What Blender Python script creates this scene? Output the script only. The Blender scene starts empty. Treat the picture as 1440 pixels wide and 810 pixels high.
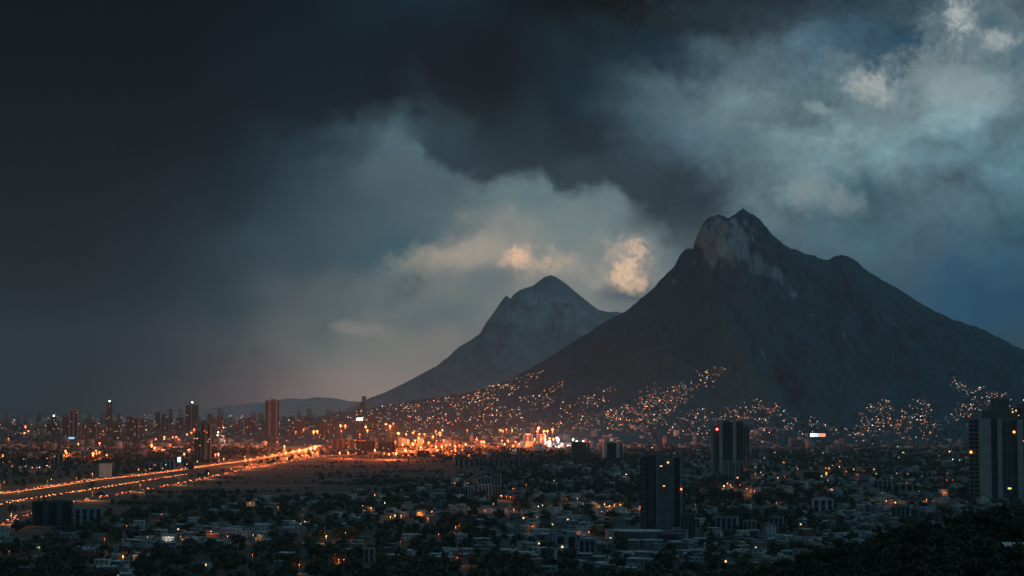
import bpy, bmesh, math, random
import numpy as np
from mathutils import Vector, Matrix

random.seed(11)
RNG = np.random.RandomState(11)
HAZE = 2.4e-5
scene = bpy.context.scene
C = scene.collection
R = math.radians

# ------------------------------------------------------------------ camera
FPX = 2687.0                       # focal length in pixels of a 1440 px wide frame (30 degrees across)
PITCH = math.atan(175.0 / FPX)     # the horizon lies 175 px below the middle
CAM_Z = 120.0
cam_data = bpy.data.cameras.new('camera')
cam_data.sensor_width = 36.0
cam_data.lens = 36.0 * FPX / 1440.0
cam_data.clip_start = 1.0
cam_data.clip_end = 90000.0
cam = bpy.data.objects.new('camera', cam_data)
C.objects.link(cam)
cam.location = (0, 0, CAM_Z)
cam.rotation_euler = (math.pi / 2 + PITCH, 0, 0)
scene.camera = cam

# ------------------------------------------------------------------ render and exposure
scene.view_settings.view_transform = 'Standard'
scene.view_settings.look = 'None'
scene.view_settings.exposure = 0.0
scene.view_settings.gamma = 1.0
scene.view_settings.use_curve_mapping = False
cy = scene.cycles
cy.use_denoising = True
cy.max_bounces = 3
cy.diffuse_bounces = 2
cy.glossy_bounces = 2
cy.transmission_bounces = 2
cy.volume_bounces = 1
cy.transparent_max_bounces = 4
cy.sample_clamp_indirect = 3.0
cy.sample_clamp_direct = 0.0
cy.use_light_tree = True
cy.caustics_reflective = False
cy.caustics_refractive = False

# ------------------------------------------------------------------ sun (low, behind thick cloud)
SUN_EL, SUN_AZ = R(4.5), R(3.5)    # azimuth from +Y towards +X
sun_data = bpy.data.lights.new('sun', 'SUN')
sun_data.energy = 0.05
sun_data.angle = R(15)
sun_data.color = (1.0, 0.78, 0.6)
sun = bpy.data.objects.new('sun', sun_data)
C.objects.link(sun)
sd = Vector((math.sin(SUN_AZ) * math.cos(SUN_EL), math.cos(SUN_AZ) * math.cos(SUN_EL), math.sin(SUN_EL)))
sun.rotation_euler = (-sd).to_track_quat('-Z', 'Y').to_euler()

# ------------------------------------------------------------------ world: storm clouds over a dusk sky
def lin(c):
    c = c / 255.0
    return c / 12.92 if c <= 0.04045 else ((c + 0.055) / 1.055) ** 2.4
def rgb(r, g, b):
    return (lin(r), lin(g), lin(b), 1.0)

world = bpy.data.worlds.new('World')
scene.world = world
world.use_nodes = True
wt = world.node_tree
wt.nodes.clear()
WN, WL = wt.nodes, wt.links

class W:
    """small helpers that chain world nodes"""
    @staticmethod
    def put(sock, v):
        if hasattr(v, 'is_output'):
            WL.new(v, sock)
        else:
            sock.default_value = v
    @staticmethod
    def m(op, a, b=0.0, c=None, clamp=False):
        n = WN.new('ShaderNodeMath'); n.operation = op; n.use_clamp = clamp
        W.put(n.inputs[0], a); W.put(n.inputs[1], b)
        if c is not None: W.put(n.inputs[2], c)
        return n.outputs[0]
    @staticmethod
    def v(op, a, b=None, s=None):
        n = WN.new('ShaderNodeVectorMath'); n.operation = op
        W.put(n.inputs[0], a)
        if b is not None: W.put(n.inputs[1], b)
        if s is not None: W.put(n.inputs['Scale'], s)
        return n.outputs['Value'] if op in ('DOT_PRODUCT', 'LENGTH', 'DISTANCE') else n.outputs[0]
    @staticmethod
    def smooth(x, a, b):
        n = WN.new('ShaderNodeMapRange'); n.interpolation_type = 'SMOOTHSTEP'
        W.put(n.inputs[0], x); n.inputs[1].default_value = a; n.inputs[2].default_value = b
        n.inputs[3].default_value = 0.0; n.inputs[4].default_value = 1.0
        return n.outputs[0]
    @staticmethod
    def noise(vec, scale, detail, rough=0.55, dist=0.0):
        n = WN.new('ShaderNodeTexNoise'); n.noise_dimensions = '2D'
        W.put(n.inputs['Vector'], vec); n.inputs['Scale'].default_value = scale
        n.inputs['Detail'].default_value = detail; n.inputs['Roughness'].default_value = rough
        n.inputs['Distortion'].default_value = dist
        return n
    @staticmethod
    def mix(f, a, b):
        n = WN.new('ShaderNodeMix'); n.data_type = 'RGBA'
        W.put(n.inputs[0], f); W.put(n.inputs[6], a); W.put(n.inputs[7], b)
        return n.outputs[2]
    @staticmethod
    def comb(x, y, z=0.0):
        n = WN.new('ShaderNodeCombineXYZ'); W.put(n.inputs[0], x); W.put(n.inputs[1], y); W.put(n.inputs[2], z)
        return n.outputs[0]
    @staticmethod
    def ramp(f, stops, mode='LINEAR'):
        n = WN.new('ShaderNodeValToRGB'); n.color_ramp.interpolation = mode
        e = n.color_ramp.elements
        while len(e) > 1: e.remove(e[-1])
        e[0].position, e[0].color = stops[0]
        for p, c in stops[1:]:
            k = e.new(p); k.color = c
        W.put(n.inputs[0], f)
        return n.outputs[0]

geo = WN.new('ShaderNodeTexCoord')
D0 = W.v('NORMALIZE', geo.outputs['Generated'])
sep = WN.new('ShaderNodeSeparateXYZ'); WL.new(D0, sep.inputs[0])
dx, dy, dz = sep.outputs
front = W.m('MAXIMUM', dy, 0.25)
# heading and height on the sky, in hundredths of the focal length: u 0..14.4 across, v 0 at the top row
u = W.m('MULTIPLY_ADD', W.m('DIVIDE', dx, front), FPX / 100, 7.2)
v = W.m('MULTIPLY_ADD', W.m('DIVIDE', dz, front), -FPX / 100, 5.8)
P0 = W.comb(u, v)
# domain warp: slow billows and fine tatters
n1 = W.noise(W.v('MULTIPLY', P0, (0.9, 1.25, 1)), 0.75, 4.0, 0.5)
n2 = W.noise(P0, 2.6, 6.0, 0.6)
w1 = W.v('SUBTRACT', n1.outputs['Color'], (0.5, 0.5, 0.5))
w2 = W.v('SUBTRACT', n2.outputs['Color'], (0.5, 0.5, 0.5))
calm = W.smooth(u, 2.0, 6.5)      # the far side of the storm is a smooth curtain of rain
P = W.v('ADD', P0, W.v('ADD', W.v('SCALE', w1, s=1.0), W.v('SCALE', w2, s=W.m('MULTIPLY_ADD', calm, 0.45, 0.12))))
sp = WN.new('ShaderNodeSeparateXYZ'); WL.new(P, sp.inputs[0])
pu, pv = sp.outputs[0], sp.outputs[1]

GRID = [
    [(0.0006, 0.0010, 0.0014), (0.0007, 0.0010, 0.0013), (0.0006, 0.0010, 0.0024), (0.0013, 0.0028, 0.0069), (0.0022, 0.0081, 0.0147), (0.0033, 0.0135, 0.0227), (0.0014, 0.0048, 0.0094), (0.0007, 0.0012, 0.0025), (0.0007, 0.0018, 0.0027), (0.0010, 0.0029, 0.0063), (0.0170, 0.0397, 0.0604), (0.0612, 0.1144, 0.1500), (0.0802, 0.1274, 0.1559)],
    [(0.0005, 0.0009, 0.0013), (0.0006, 0.0010, 0.0013), (0.0006, 0.0012, 0.0031), (0.0021, 0.0044, 0.0098), (0.0017, 0.0056, 0.0104), (0.0017, 0.0034, 0.0083), (0.0016, 0.0044, 0.0089), (0.0065, 0.0205, 0.0325), (0.0181, 0.0424, 0.0668), (0.0965, 0.1655, 0.2081), (0.0473, 0.1071, 0.1586), (0.0228, 0.0675, 0.1038), (0.0902, 0.1699, 0.2061)],
    [(0.0004, 0.0010, 0.0013), (0.0006, 0.0011, 0.0019), (0.0006, 0.0014, 0.0034), (0.0017, 0.0033, 0.0075), (0.0025, 0.0071, 0.0142), (0.0014, 0.0015, 0.0039), (0.0013, 0.0031, 0.0065), (0.0147, 0.0410, 0.0607), (0.0907, 0.1582, 0.1942), (0.1616, 0.2507, 0.2852), (0.0381, 0.0997, 0.1242), (0.2400, 0.3739, 0.4116), (0.1216, 0.1974, 0.2400)],
    [(0.0004, 0.0010, 0.0015), (0.0005, 0.0013, 0.0028), (0.0006, 0.0017, 0.0039), (0.0043, 0.0151, 0.0248), (0.0273, 0.0586, 0.0809), (0.0799, 0.1439, 0.1755), (0.0030, 0.0078, 0.0136), (0.0024, 0.0082, 0.0164), (0.0883, 0.1664, 0.2187), (0.1144, 0.1905, 0.2202), (0.2397, 0.3722, 0.4074), (0.1346, 0.2417, 0.2899), (0.1201, 0.2328, 0.2895)],
    [(0.0005, 0.0012, 0.0021), (0.0007, 0.0019, 0.0042), (0.0028, 0.0097, 0.0172), (0.0090, 0.0268, 0.0398), (0.0509, 0.0945, 0.1237), (0.0773, 0.1256, 0.1517), (0.1227, 0.1956, 0.2124), (0.1234, 0.2077, 0.2317), (0.0023, 0.0081, 0.0187), (0.1318, 0.2278, 0.2702), (0.0487, 0.1181, 0.1522), (0.0910, 0.1732, 0.2203), (0.0747, 0.1610, 0.2152)],
    [(0.0006, 0.0016, 0.0037), (0.0010, 0.0032, 0.0068), (0.0037, 0.0124, 0.0222), (0.0192, 0.0459, 0.0616), (0.0451, 0.0881, 0.1134), (0.0839, 0.1460, 0.1737), (0.3231, 0.3140, 0.2789), (0.2159, 0.2705, 0.2789), (0.1274, 0.1878, 0.2086), (0.0802, 0.1329, 0.1620), (0.0685, 0.1458, 0.1927), (0.0596, 0.1259, 0.1799), (0.0359, 0.1040, 0.1629)],
    [(0.0011, 0.0016, 0.0040), (0.0010, 0.0027, 0.0061), (0.0062, 0.0184, 0.0306), (0.0345, 0.0609, 0.0747), (0.1261, 0.1576, 0.1674), (0.1082, 0.1728, 0.1933), (0.2456, 0.2622, 0.2456), (0.2538, 0.2796, 0.2708), (0.1715, 0.2141, 0.2217), (0.0882, 0.1402, 0.1715), (0.0625, 0.1266, 0.1724), (0.0233, 0.0921, 0.1708), (0.0131, 0.0721, 0.1521)],
    [(0.0026, 0.0013, 0.0035), (0.0035, 0.0023, 0.0051), (0.0239, 0.0232, 0.0298), (0.0870, 0.0889, 0.0879), (0.2131, 0.2252, 0.2066), (0.2887, 0.2748, 0.2467), (0.2074, 0.2113, 0.2113), (0.1887, 0.1961, 0.2036), (0.1542, 0.1887, 0.2036), (0.0741, 0.1181, 0.1478), (0.0564, 0.1145, 0.1597), (0.0351, 0.0813, 0.1270), (0.0243, 0.0642, 0.1072)],
    [(0.0037, 0.0017, 0.0025), (0.0055, 0.0025, 0.0029), (0.0362, 0.0303, 0.0332), (0.1343, 0.1006, 0.1006), (0.3317, 0.2639, 0.2433), (0.3392, 0.2795, 0.2629), (0.1927, 0.1847, 0.1847), (0.1546, 0.1619, 0.1693), (0.1213, 0.1374, 0.1546), (0.0683, 0.1093, 0.1476), (0.0569, 0.1093, 0.1582), (0.0405, 0.0858, 0.1315), (0.0278, 0.0672, 0.1106)]]
row_sum = None
uf = W.m('DIVIDE', pu, 14.4, clamp=True)
for k, row in enumerate(GRID):
    n = len(row) - 1
    col = W.ramp(uf, [(i / n, (max(c[0], 0), max(c[1], 0), max(c[2], 0), 1)) for i, c in enumerate(row)], 'CARDINAL')
    vv = pv if 0 < k < len(GRID) - 1 else (W.m('MAXIMUM', pv, 0.0) if k == 0 else W.m('MINIMUM', pv, 0.7 * k))
    w = W.smooth(W.m('ABSOLUTE', W.m('SUBTRACT', vv, 0.7 * k)), 0.7, 0.0)
    t = W.v('SCALE', col, s=w)
    row_sum = t if row_sum is None else W.v('ADD', row_sum, t)
# v range guard for the rows in between
sky = row_sum

# billow contrast, strongest on the torn side of the storm
bill = W.noise(W.v('ADD', W.v('MULTIPLY', P0, (1.0, 1.35, 1)), W.v('SCALE', w1, s=0.9)), 1.05, 9.0, 0.62)
amp = W.ramp(W.m('DIVIDE', u, 14.4, clamp=True), [(0, (.12,)*3 + (1,)), (.35, (.2,)*3 + (1,)), (.6, (.3,)*3 + (1,)), (.75, (.85,)*3 + (1,)), (.92, (1.05,)*3 + (1,)), (1, (.8,)*3 + (1,))])
low = W.smooth(v, 4.6, 2.4)
ampv = W.m('MULTIPLY', amp, W.m('MULTIPLY_ADD', low, 0.75, 0.25))
fine = W.noise(W.v('ADD', W.v('MULTIPLY', P0, (1.0, 1.2, 1)), W.v('SCALE', w2, s=0.6)), 5.5, 8.0, 0.66)
bm0 = W.m('MULTIPLY', W.m('SUBTRACT', fine.outputs[0], 0.5), W.m('MULTIPLY', ampv, 0.55))
bm_ = W.m('ADD', bm0, W.m('MULTIPLY_ADD', W.m('SUBTRACT', bill.outputs[0], 0.5), W.m('MULTIPLY', ampv, 1.6), 1.0))
sky = W.v('SCALE', sky, s=W.m('MAXIMUM', bm_, 0.25))

def patch(sky, px, py, rx, ry, col, amount, ragged=0.5, tilt=0.0, soft=1.0, speck=0.0):
    """a torn bright or dark piece of cloud around one heading"""
    q = W.v('SUBTRACT', P2, (px / 100, py / 100, 0))
    if tilt:
        r = WN.new('ShaderNodeVectorRotate'); r.rotation_type = 'Z_AXIS'
        WL.new(q, r.inputs['Vector']); r.inputs['Angle'].default_value = R(tilt); q = r.outputs[0]
    d = W.v('LENGTH', W.v('MULTIPLY', q, (100 / rx, 100 / ry, 0)))
    d = W.m('MULTIPLY_ADD', W.m('SUBTRACT', tat, 0.5), ragged * 2.4, d)
    f = W.m('MULTIPLY', W.smooth(d, 1.0 + 0.35 * soft, 1.0 - 0.75 * soft), amount)
    if speck: f = W.m('MULTIPLY', f, W.m('MULTIPLY_ADD', spk, speck, 1.0 - speck))
    return W.mix(f, sky, col)
tn = W.noise(P0, 3.4, 8.0, 0.62)
tn2 = W.noise(P0, 10.0, 6.0, 0.6)
tat = W.m('MULTIPLY_ADD', tn2.outputs[0], 0.42, W.m('MULTIPLY', tn.outputs[0], 0.58))
spk = W.smooth(W.noise(W.v('ADD', P0, W.v('SCALE', w2, s=0.5)), 6.5, 8.0, 0.65).outputs[0], 0.36, 0.62)
P2 = W.v('ADD', P0, W.v('ADD', W.v('SCALE', w2, s=0.22), W.v('SCALE', w1, s=0.12)))
sky = patch(sky, 560, 232, 62, 30, rgb(82, 101, 108), 0.7, 0.5, 10)
sky = patch(sky, 820, 300, 70, 26, rgb(116, 132, 134), 0.6, 0.5, 12)
sky = patch(sky, 655, 356, 100, 27, rgb(186, 174, 158), 0.85, 0.45, 10)
sky = patch(sky, 610, 400, 75, 34, rgb(142, 142, 136), 0.6, 0.5, 8)
sky = patch(sky, 815, 335, 130, 60, rgb(124, 141, 143), 0.6, 0.6, 8)
sky = patch(sky, 876, 378, 64, 54, rgb(166, 160, 151), 0.6, 0.9)
sky = patch(sky, 690, 394, 36, 25, rgb(112, 124, 128), 0.85, 0.5)
sky = patch(sky, 790, 372, 60, 20, rgb(172, 166, 154), 0.6, 0.7, -10)
sky = patch(sky, 728, 360, 25, 19, rgb(255, 208, 176), 1.0, 0.9, 20, 1.0, 0.45)
sky = patch(sky, 766, 370, 36, 16, rgb(215, 190, 168), 0.75, 1.0, 10, 1.0, 0.8)
sky = patch(sky, 738, 386, 16, 18, rgb(200, 182, 164), 0.5, 1.0, 0, 1.0, 0.8)
sky = patch(sky, 955, 282, 75, 46, rgb(43, 62, 74), 0.75, 0.6, 15)
sky = patch(sky, 1050, 12, 150, 40, rgb(38, 54, 64), 0.7, 0.6)
sky = patch(sky, 884, 414, 46, 20, rgb(80, 98, 110), 0.9, 0.4)
sky = patch(sky, 880, 366, 34, 34, rgb(200, 182, 164), 0.8, 0.9, -8, 1.0, 0.6)
sky = patch(sky, 892, 362, 17, 24, rgb(252, 214, 180), 0.9, 1.2, 0, 1.0, 0.8)
sky = patch(sky, 879, 390, 26, 23, rgb(255, 218, 180), 1.0, 0.9, -25, 0.9, 0.35)
sky = patch(sky, 901, 398, 10, 16, rgb(245, 208, 176), 0.8, 0.9, 0, 1.0, 0.5)
sky = patch(sky, 834, 397, 16, 9, rgb(165, 168, 164), 0.7, 0.7)
sky = patch(sky, 574, 406, 34, 20, rgb(84, 97, 103), 0.75, 1.2, 15, 1.0, 0.4)
sky = patch(sky, 512, 463, 46, 12, rgb(158, 156, 146), 0.75, 0.9, -6)
sky = patch(sky, 1345, 110, 95, 44, rgb(150, 166, 168), 0.6, 0.7, -10)
sky = patch(sky, 1225, 132, 90, 50, rgb(124, 146, 152), 0.6, 0.8, -20)
sky = patch(sky, 1375, 50, 80, 60, rgb(126, 147, 152), 0.6, 0.8)
sky = patch(sky, 1228, 120, 36, 24, rgb(182, 188, 184), 0.8, 0.9, -20, 1.0, 0.3)
sky = patch(sky, 1152, 150, 24, 10, rgb(140, 160, 162), 0.7, 0.9, -20)
sky = patch(sky, 1190, 80, 40, 12, rgb(104, 128, 136), 0.6, 0.8, -15)
sky = patch(sky, 1402, 26, 24, 18, rgb(72, 100, 114), 0.8, 0.6)
sky = patch(sky, 1358, 22, 25, 34, rgb(186, 192, 190), 0.85, 1.0, 0, 1.0, 0.6)
sky = patch(sky, 1408, 50, 28, 14, rgb(176, 184, 182), 0.9, 1.0, 0, 1.0, 0.5)
sky = patch(sky, 1140, 268, 48, 26, rgb(138, 156, 158), 0.75, 0.8)
sky = patch(sky, 1185, 285, 36, 20, rgb(132, 150, 154), 0.6, 0.8)

# the dark shelf of the storm: its torn lower edge
fc = WN.new('ShaderNodeFloatCurve')
cm = fc.mapping.curves[0]
EDGE = [(480, 165), (520, 180), (560, 196), (585, 205), (600, 228), (625, 243), (650, 252), (690, 262), (715, 258), (735, 247), (755, 243), (775, 262), (795, 278), (825, 272), (860, 270), (880, 284), (905, 300), (940, 312), (975, 322), (1000, 330), (1040, 330)]
pts = [((x - 480) / 560.0, y / 400.0) for x, y in EDGE]
cm.points[0].location = pts[0]; cm.points[1].location = pts[-1]
for q in pts[1:-1]: cm.points.new(*q)
fc.mapping.update()
sp2 = WN.new('ShaderNodeSeparateXYZ')
WL.new(W.v('ADD', P2, W.v('SCALE', W.v('SUBTRACT', tn.outputs['Color'], (.5, .5, .5)), s=0.34)), sp2.inputs[0])
W.put(fc.inputs['Factor'], 1.0)
W.put(fc.inputs['Value'], W.m('MULTIPLY_ADD', sp2.outputs[0], 100 / 560.0, -480 / 560.0, clamp=True))
edge = W.m('MULTIPLY', fc.outputs[0], 4.0)
below = W.m('SUBTRACT', edge, sp2.outputs[1])            # > 0 above the edge
shelf = W.m('MULTIPLY', W.smooth(below, -0.10, 0.22), W.smooth(below, 1.7, 0.2))
shelf = W.m('MULTIPLY', shelf, W.m('MULTIPLY', W.smooth(u, 5.3, 6.2), W.smooth(u, 10.2, 9.3)))
sky = W.mix(W.m('MULTIPLY', shelf, 0.9), sky, rgb(31, 50, 60))

# the rest of the dome, out of the picture: dusk overcast, tuned as fill light
nis = WN.new('ShaderNodeTexSky'); nis.sky_type = 'NISHITA'; nis.sun_disc = False
nis.sun_elevation = SUN_EL; nis.sun_rotation = SUN_AZ
# unseen fill: right of the dome made brighter and bluer to light the slopes
dome = W.mix(W.smooth(dx, -0.75, 0.75), (0.034, 0.060, 0.072, 1), (0.105, 0.21, 0.26, 1))
out_of_view = W.m('MAXIMUM', W.smooth(dz, 0.24, 0.5), W.smooth(dy, 0.93, 0.75))
sky = W.mix(out_of_view, sky, dome)
ground_side = W.smooth(dz, -0.03, -0.12)
sky = W.mix(ground_side, sky, (0.01, 0.012, 0.014, 1))
bgn = WN.new('ShaderNodeBackground')
bgn.inputs['Strength'].default_value = 0.1
WL.new(W.v('ADD', W.v('SCALE', sky, s=10.0), W.v('SCALE', nis.outputs[0], s=0.002)), bgn.inputs['Color'])
wo = WN.new('ShaderNodeOutputWorld')
WL.new(bgn.outputs[0], wo.inputs['Surface'])

# ================================================================== helpers
CT, ST = math.cos(PITCH), math.sin(PITCH)
def ray(px, py):
    xc = (px - 720.0) / FPX; yc = (405.0 - py) / FPX
    return xc, CT - yc * ST, ST + yc * CT
def at_depth(px, py, D):
    x, y, z = ray(px, py)
    return x / y * D, D, CAM_Z + z / y * D
def project(X, Y, Z):
    Z = Z - CAM_Z
    yc = Y * CT + Z * ST; up = -Y * ST + Z * CT
    return 720 + FPX * X / yc, 405 - FPX * up / yc

_perm = RNG.permutation(512)
_gr = RNG.rand(512) * 2 * math.pi
_gx, _gy = np.cos(_gr), np.sin(_gr)
def perlin(x, y):
    xi, yi = np.floor(x).astype(int), np.floor(y).astype(int)
    xf, yf = x - xi, y - yi
    uu, vv = xf ** 3 * (xf * (xf * 6 - 15) + 10), yf ** 3 * (yf * (yf * 6 - 15) + 10)
    def g(ix, iy, fx, fy):
        h = _perm[(_perm[ix & 511] + iy) & 511]
        return _gx[h] * fx + _gy[h] * fy
    a = g(xi, yi, xf, yf); b = g(xi + 1, yi, xf - 1, yf)
    c = g(xi, yi + 1, xf, yf - 1); d = g(xi + 1, yi + 1, xf - 1, yf - 1)
    return (a + uu * (b - a)) * (1 - vv) + (c + uu * (d - c)) * vv
def fbm(x, y, oct=5, gain=0.5):
    s, a, t = 0.0, 1.0, 0.0
    for _ in range(oct):
        s = s + a * perlin(x, y); t += a; a *= gain; x, y = x * 2.03 + 17.3, y * 2.03 + 5.1
    return s / t * 1.6
def ridged(x, y, oct=5):
    s, a, t = 0.0, 1.0, 0.0
    for _ in range(oct):
        s = s + a * (1 - np.abs(perlin(x, y)) * 2); t += a; a *= 0.5; x, y = x * 2.07 + 9.2, y * 2.07 + 3.7
    return s / t
def sstep(a, b, x):
    t = np.clip((x - a) / (b - a), 0, 1)
    return t * t * (3 - 2 * t)

# ------------------------------------------------------------------ materials
MATS = {}
def nodes_of(name):
    m = bpy.data.materials.new(name); m.use_nodes = True
    nt = m.node_tree
    return m, nt, nt.nodes['Principled BSDF']
def mat(name, col, rough=0.8, var=0.25, scale=0.4, metallic=0.0, spec=0.3):
    """matt procedural material: base colour broken up by two noises in object space"""
    if name in MATS: return MATS[name]
    m, nt, b = nodes_of(name)
    tc = nt.nodes.new('ShaderNodeNewGeometry')
    n = nt.nodes.new('ShaderNodeTexNoise'); n.inputs['Scale'].default_value = scale; n.inputs['Detail'].default_value = 5
    nt.links.new(tc.outputs['Position'], n.inputs['Vector'])
    mx = nt.nodes.new('ShaderNodeMix'); mx.data_type = 'RGBA'
    lo = [c * (1 - var) for c in col]; hi = [min(1, c * (1 + var)) for c in col]
    mr = nt.nodes.new('ShaderNodeMapRange'); mr.inputs[1].default_value = 0.3; mr.inputs[2].default_value = 0.7
    nt.links.new(n.outputs[0], mr.inputs[0]); nt.links.new(mr.outputs[0], mx.inputs[0])
    mx.inputs[6].default_value = (*lo, 1); mx.inputs[7].default_value = (*hi, 1)
    nt.links.new(mx.outputs[2], b.inputs['Base Color'])
    b.inputs['Roughness'].default_value = rough; b.inputs['Metallic'].default_value = metallic
    b.inputs['Specular IOR Level'].default_value = spec
    MATS[name] = m
    return m
def glow(name, col, strength):
    """something that gives off light: a lamp, a lit window, a lit sign"""
    if name in MATS: return MATS[name]
    m, nt, b = nodes_of(name)
    b.inputs['Base Color'].default_value = (*[0.4 * c for c in col], 1)
    b.inputs['Emission Color'].default_value = (*col, 1)
    b.inputs['Emission Strength'].default_value = strength
    m.cycles.emission_sampling = 'NONE'
    MATS[name] = m
    return m

# ------------------------------------------------------------------ mesh building
def tag(o, label=None, cat=None, group=None, kind=None):
    if label: o['label'] = label
    if cat: o['category'] = cat
    if group: o['group'] = group
    if kind: o['kind'] = kind
    return o
def np_mesh(name, V, F, mats, mi=None, smooth=False):
    """mesh from arrays; F is (n,3) or (n,4)"""
    V = np.asarray(V, np.float32); F = np.asarray(F, np.int32)
    me = bpy.data.meshes.new(name)
    me.vertices.add(len(V)); me.vertices.foreach_set('co', V.ravel())
    k = F.shape[1]
    me.loops.add(F.size); me.loops.foreach_set('vertex_index', F.ravel())
    me.polygons.add(len(F))
    me.polygons.foreach_set('loop_start', np.arange(len(F), dtype=np.int32) * k)
    me.polygons.foreach_set('loop_total', np.full(len(F), k, np.int32))
    for m in mats: me.materials.append(m)
    if mi is not None: me.polygons.foreach_set('material_index', np.asarray(mi, np.int32))
    if smooth: me.polygons.foreach_set('use_smooth', np.ones(len(F), bool))
    me.update(calc_edges=True)
    return me
def link(name, me, parent=None, loc=None):
    o = bpy.data.objects.new(name, me); C.objects.link(o)
    if parent is not None: o.parent = parent
    if loc is not None: o.location = loc
    return o
def empty(name, loc, rz=0.0):
    o = bpy.data.objects.new(name, None); C.objects.link(o)
    o.location = loc; o.rotation_euler = (0, 0, rz); o.empty_display_size = 1
    return o
BOXF = np.array([(0, 3, 2, 1), (4, 5, 6, 7), (0, 1, 5, 4), (1, 2, 6, 5), (2, 3, 7, 6), (3, 0, 4, 7)])
class MB:
    """collects boxes, prisms and tubes into ONE mesh"""
    def __init__(s): s.v, s.f, s.m = [], [], []
    def box(s, x0, x1, y0, y1, z0, z1, m=0):
        i = len(s.v)
        s.v += [(x0, y0, z0), (x1, y0, z0), (x1, y1, z0), (x0, y1, z0), (x0, y0, z1), (x1, y0, z1), (x1, y1, z1), (x0, y1, z1)]
        for f in BOXF: s.f.append(tuple(i + k for k in f)); s.m.append(m)
        return s
    def tube(s, p, q, r0, r1=None, n=8, m=0):
        r1 = r0 if r1 is None else r1
        p, q = Vector(p), Vector(q); d = (q - p).normalized()
        a = d.orthogonal().normalized(); b = d.cross(a)
        i = len(s.v)
        for c, r in ((p, r0), (q, r1)):
            for k in range(n):
                t = 2 * math.pi * k / n
                s.v.append(tuple(c + (a * math.cos(t) + b * math.sin(t)) * r))
        for k in range(n):
            s.f.append((i + k, i + (k + 1) % n, i + n + (k + 1) % n, i + n + k)); s.m.append(m)
        s.f.append(tuple(i + k for k in reversed(range(n)))); s.m.append(m)
        s.f.append(tuple(i + n + k for k in range(n))); s.m.append(m)
        return s
    def prism(s, poly, z0, z1, m=0):
        i, n = len(s.v), len(poly)
        s.v += [(x, y, z0) for x, y in poly] + [(x, y, z1) for x, y in poly]
        for k in range(n): s.f.append((i + k, i + (k + 1) % n, i + n + (k + 1) % n, i + n + k)); s.m.append(m)
        s.f.append(tuple(i + k for k in reversed(range(n)))); s.m.append(m)
        s.f.append(tuple(i + n + k for k in range(n))); s.m.append(m)
        return s
    def ball(s, c, r, m=0, sq=1.0, n=8, rings=5):
        i = len(s.v); c = Vector(c)
        s.v.append((c.x, c.y, c.z - r * sq))
        for j in range(1, rings):
            t = math.pi * j / rings
            for k in range(n):
                a = 2 * math.pi * k / n
                s.v.append((c.x + r * math.sin(t) * math.cos(a), c.y + r * math.sin(t) * math.sin(a), c.z - r * sq * math.cos(t)))
        s.v.append((c.x, c.y, c.z + r * sq)); e = len(s.v) - 1
        for k in range(n):
            s.f.append((i, i + 1 + (k + 1) % n, i + 1 + k)); s.m.append(m)
            s.f.append((e, e - n + k, e - n + (k + 1) % n)); s.m.append(m)
        for j in range(rings - 2):
            a0 = i + 1 + j * n
            for k in range(n):
                s.f.append((a0 + k, a0 + (k + 1) % n, a0 + n + (k + 1) % n, a0 + n + k)); s.m.append(m)
        return s
    def mesh(s, name, mats):
        me = bpy.data.meshes.new(name)
        me.from_pydata(s.v, [], s.f)
        for m in mats: me.materials.append(m)
        me.polygons.foreach_set('material_index', np.array(s.m, np.int32))
        me.update()
        return me
    def build(s, name, mats, parent=None, loc=None):
        return link(name, s.mesh(name, mats if isinstance(mats, (list, tuple)) else [mats]), parent, loc)
def copy_tree(o, parent=None):
    c = o.copy(); C.objects.link(c)
    if parent is not None: c.parent = parent
    for ch in list(KIDS.get(o.name, ())): copy_tree(ch, c)
    return c
KIDS = {}
def remember(root):
    """note the children of a prototype once, so copying stays quick"""
    for o in [root] + list(root.children_recursive): KIDS[o.name] = list(o.children)

# ================================================================== terrain
def sil(pts, D):
    """silhouette corner list in degrees of view -> world X, Z at distance D (D may vary per point)"""
    out = []
    for p in pts:
        d = D(p[0]) if callable(D) else D
        X, Y, Z = at_depth(p[0], p[1], d); out.append((X, Y, Z))
    return np.array(out)
M1 = [(330, 597), (400, 592), (440, 588), (500, 578), (560, 567), (596, 560), (628, 557), (660.5, 551), (693, 543), (725, 529), (741, 520.5), (766, 506), (789, 491.6), (821, 471),
      (853, 451.5), (885, 434), (900, 421), (919, 406), (928.7, 392.5), (948, 375), (957, 358), (963, 350), (969, 347.7), (974.6, 350), (978.5, 335), (986, 318),
      (990, 311), (997.6, 305), (1009, 302), (1018, 304), (1022.5, 305.6), (1032, 302.5), (1038, 297), (1045.4, 293.7), (1059, 300.6), (1068.4, 308), (1078, 320), (1087.5, 331), (1099, 342),
      (1114, 350), (1137, 357), (1152.6, 363), (1166, 365.7), (1173.6, 360.3), (1180, 358.4), (1187, 358.4), (1200.4, 363.8), (1217.6, 379), (1236.8, 391.7),
      (1263.6, 406), (1290, 423), (1313, 436.5), (1340, 449), (1378, 461), (1409, 476.7), (1440, 492.7), (1500, 520), (1580, 550), (1680, 575), (1800, 590)]
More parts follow.
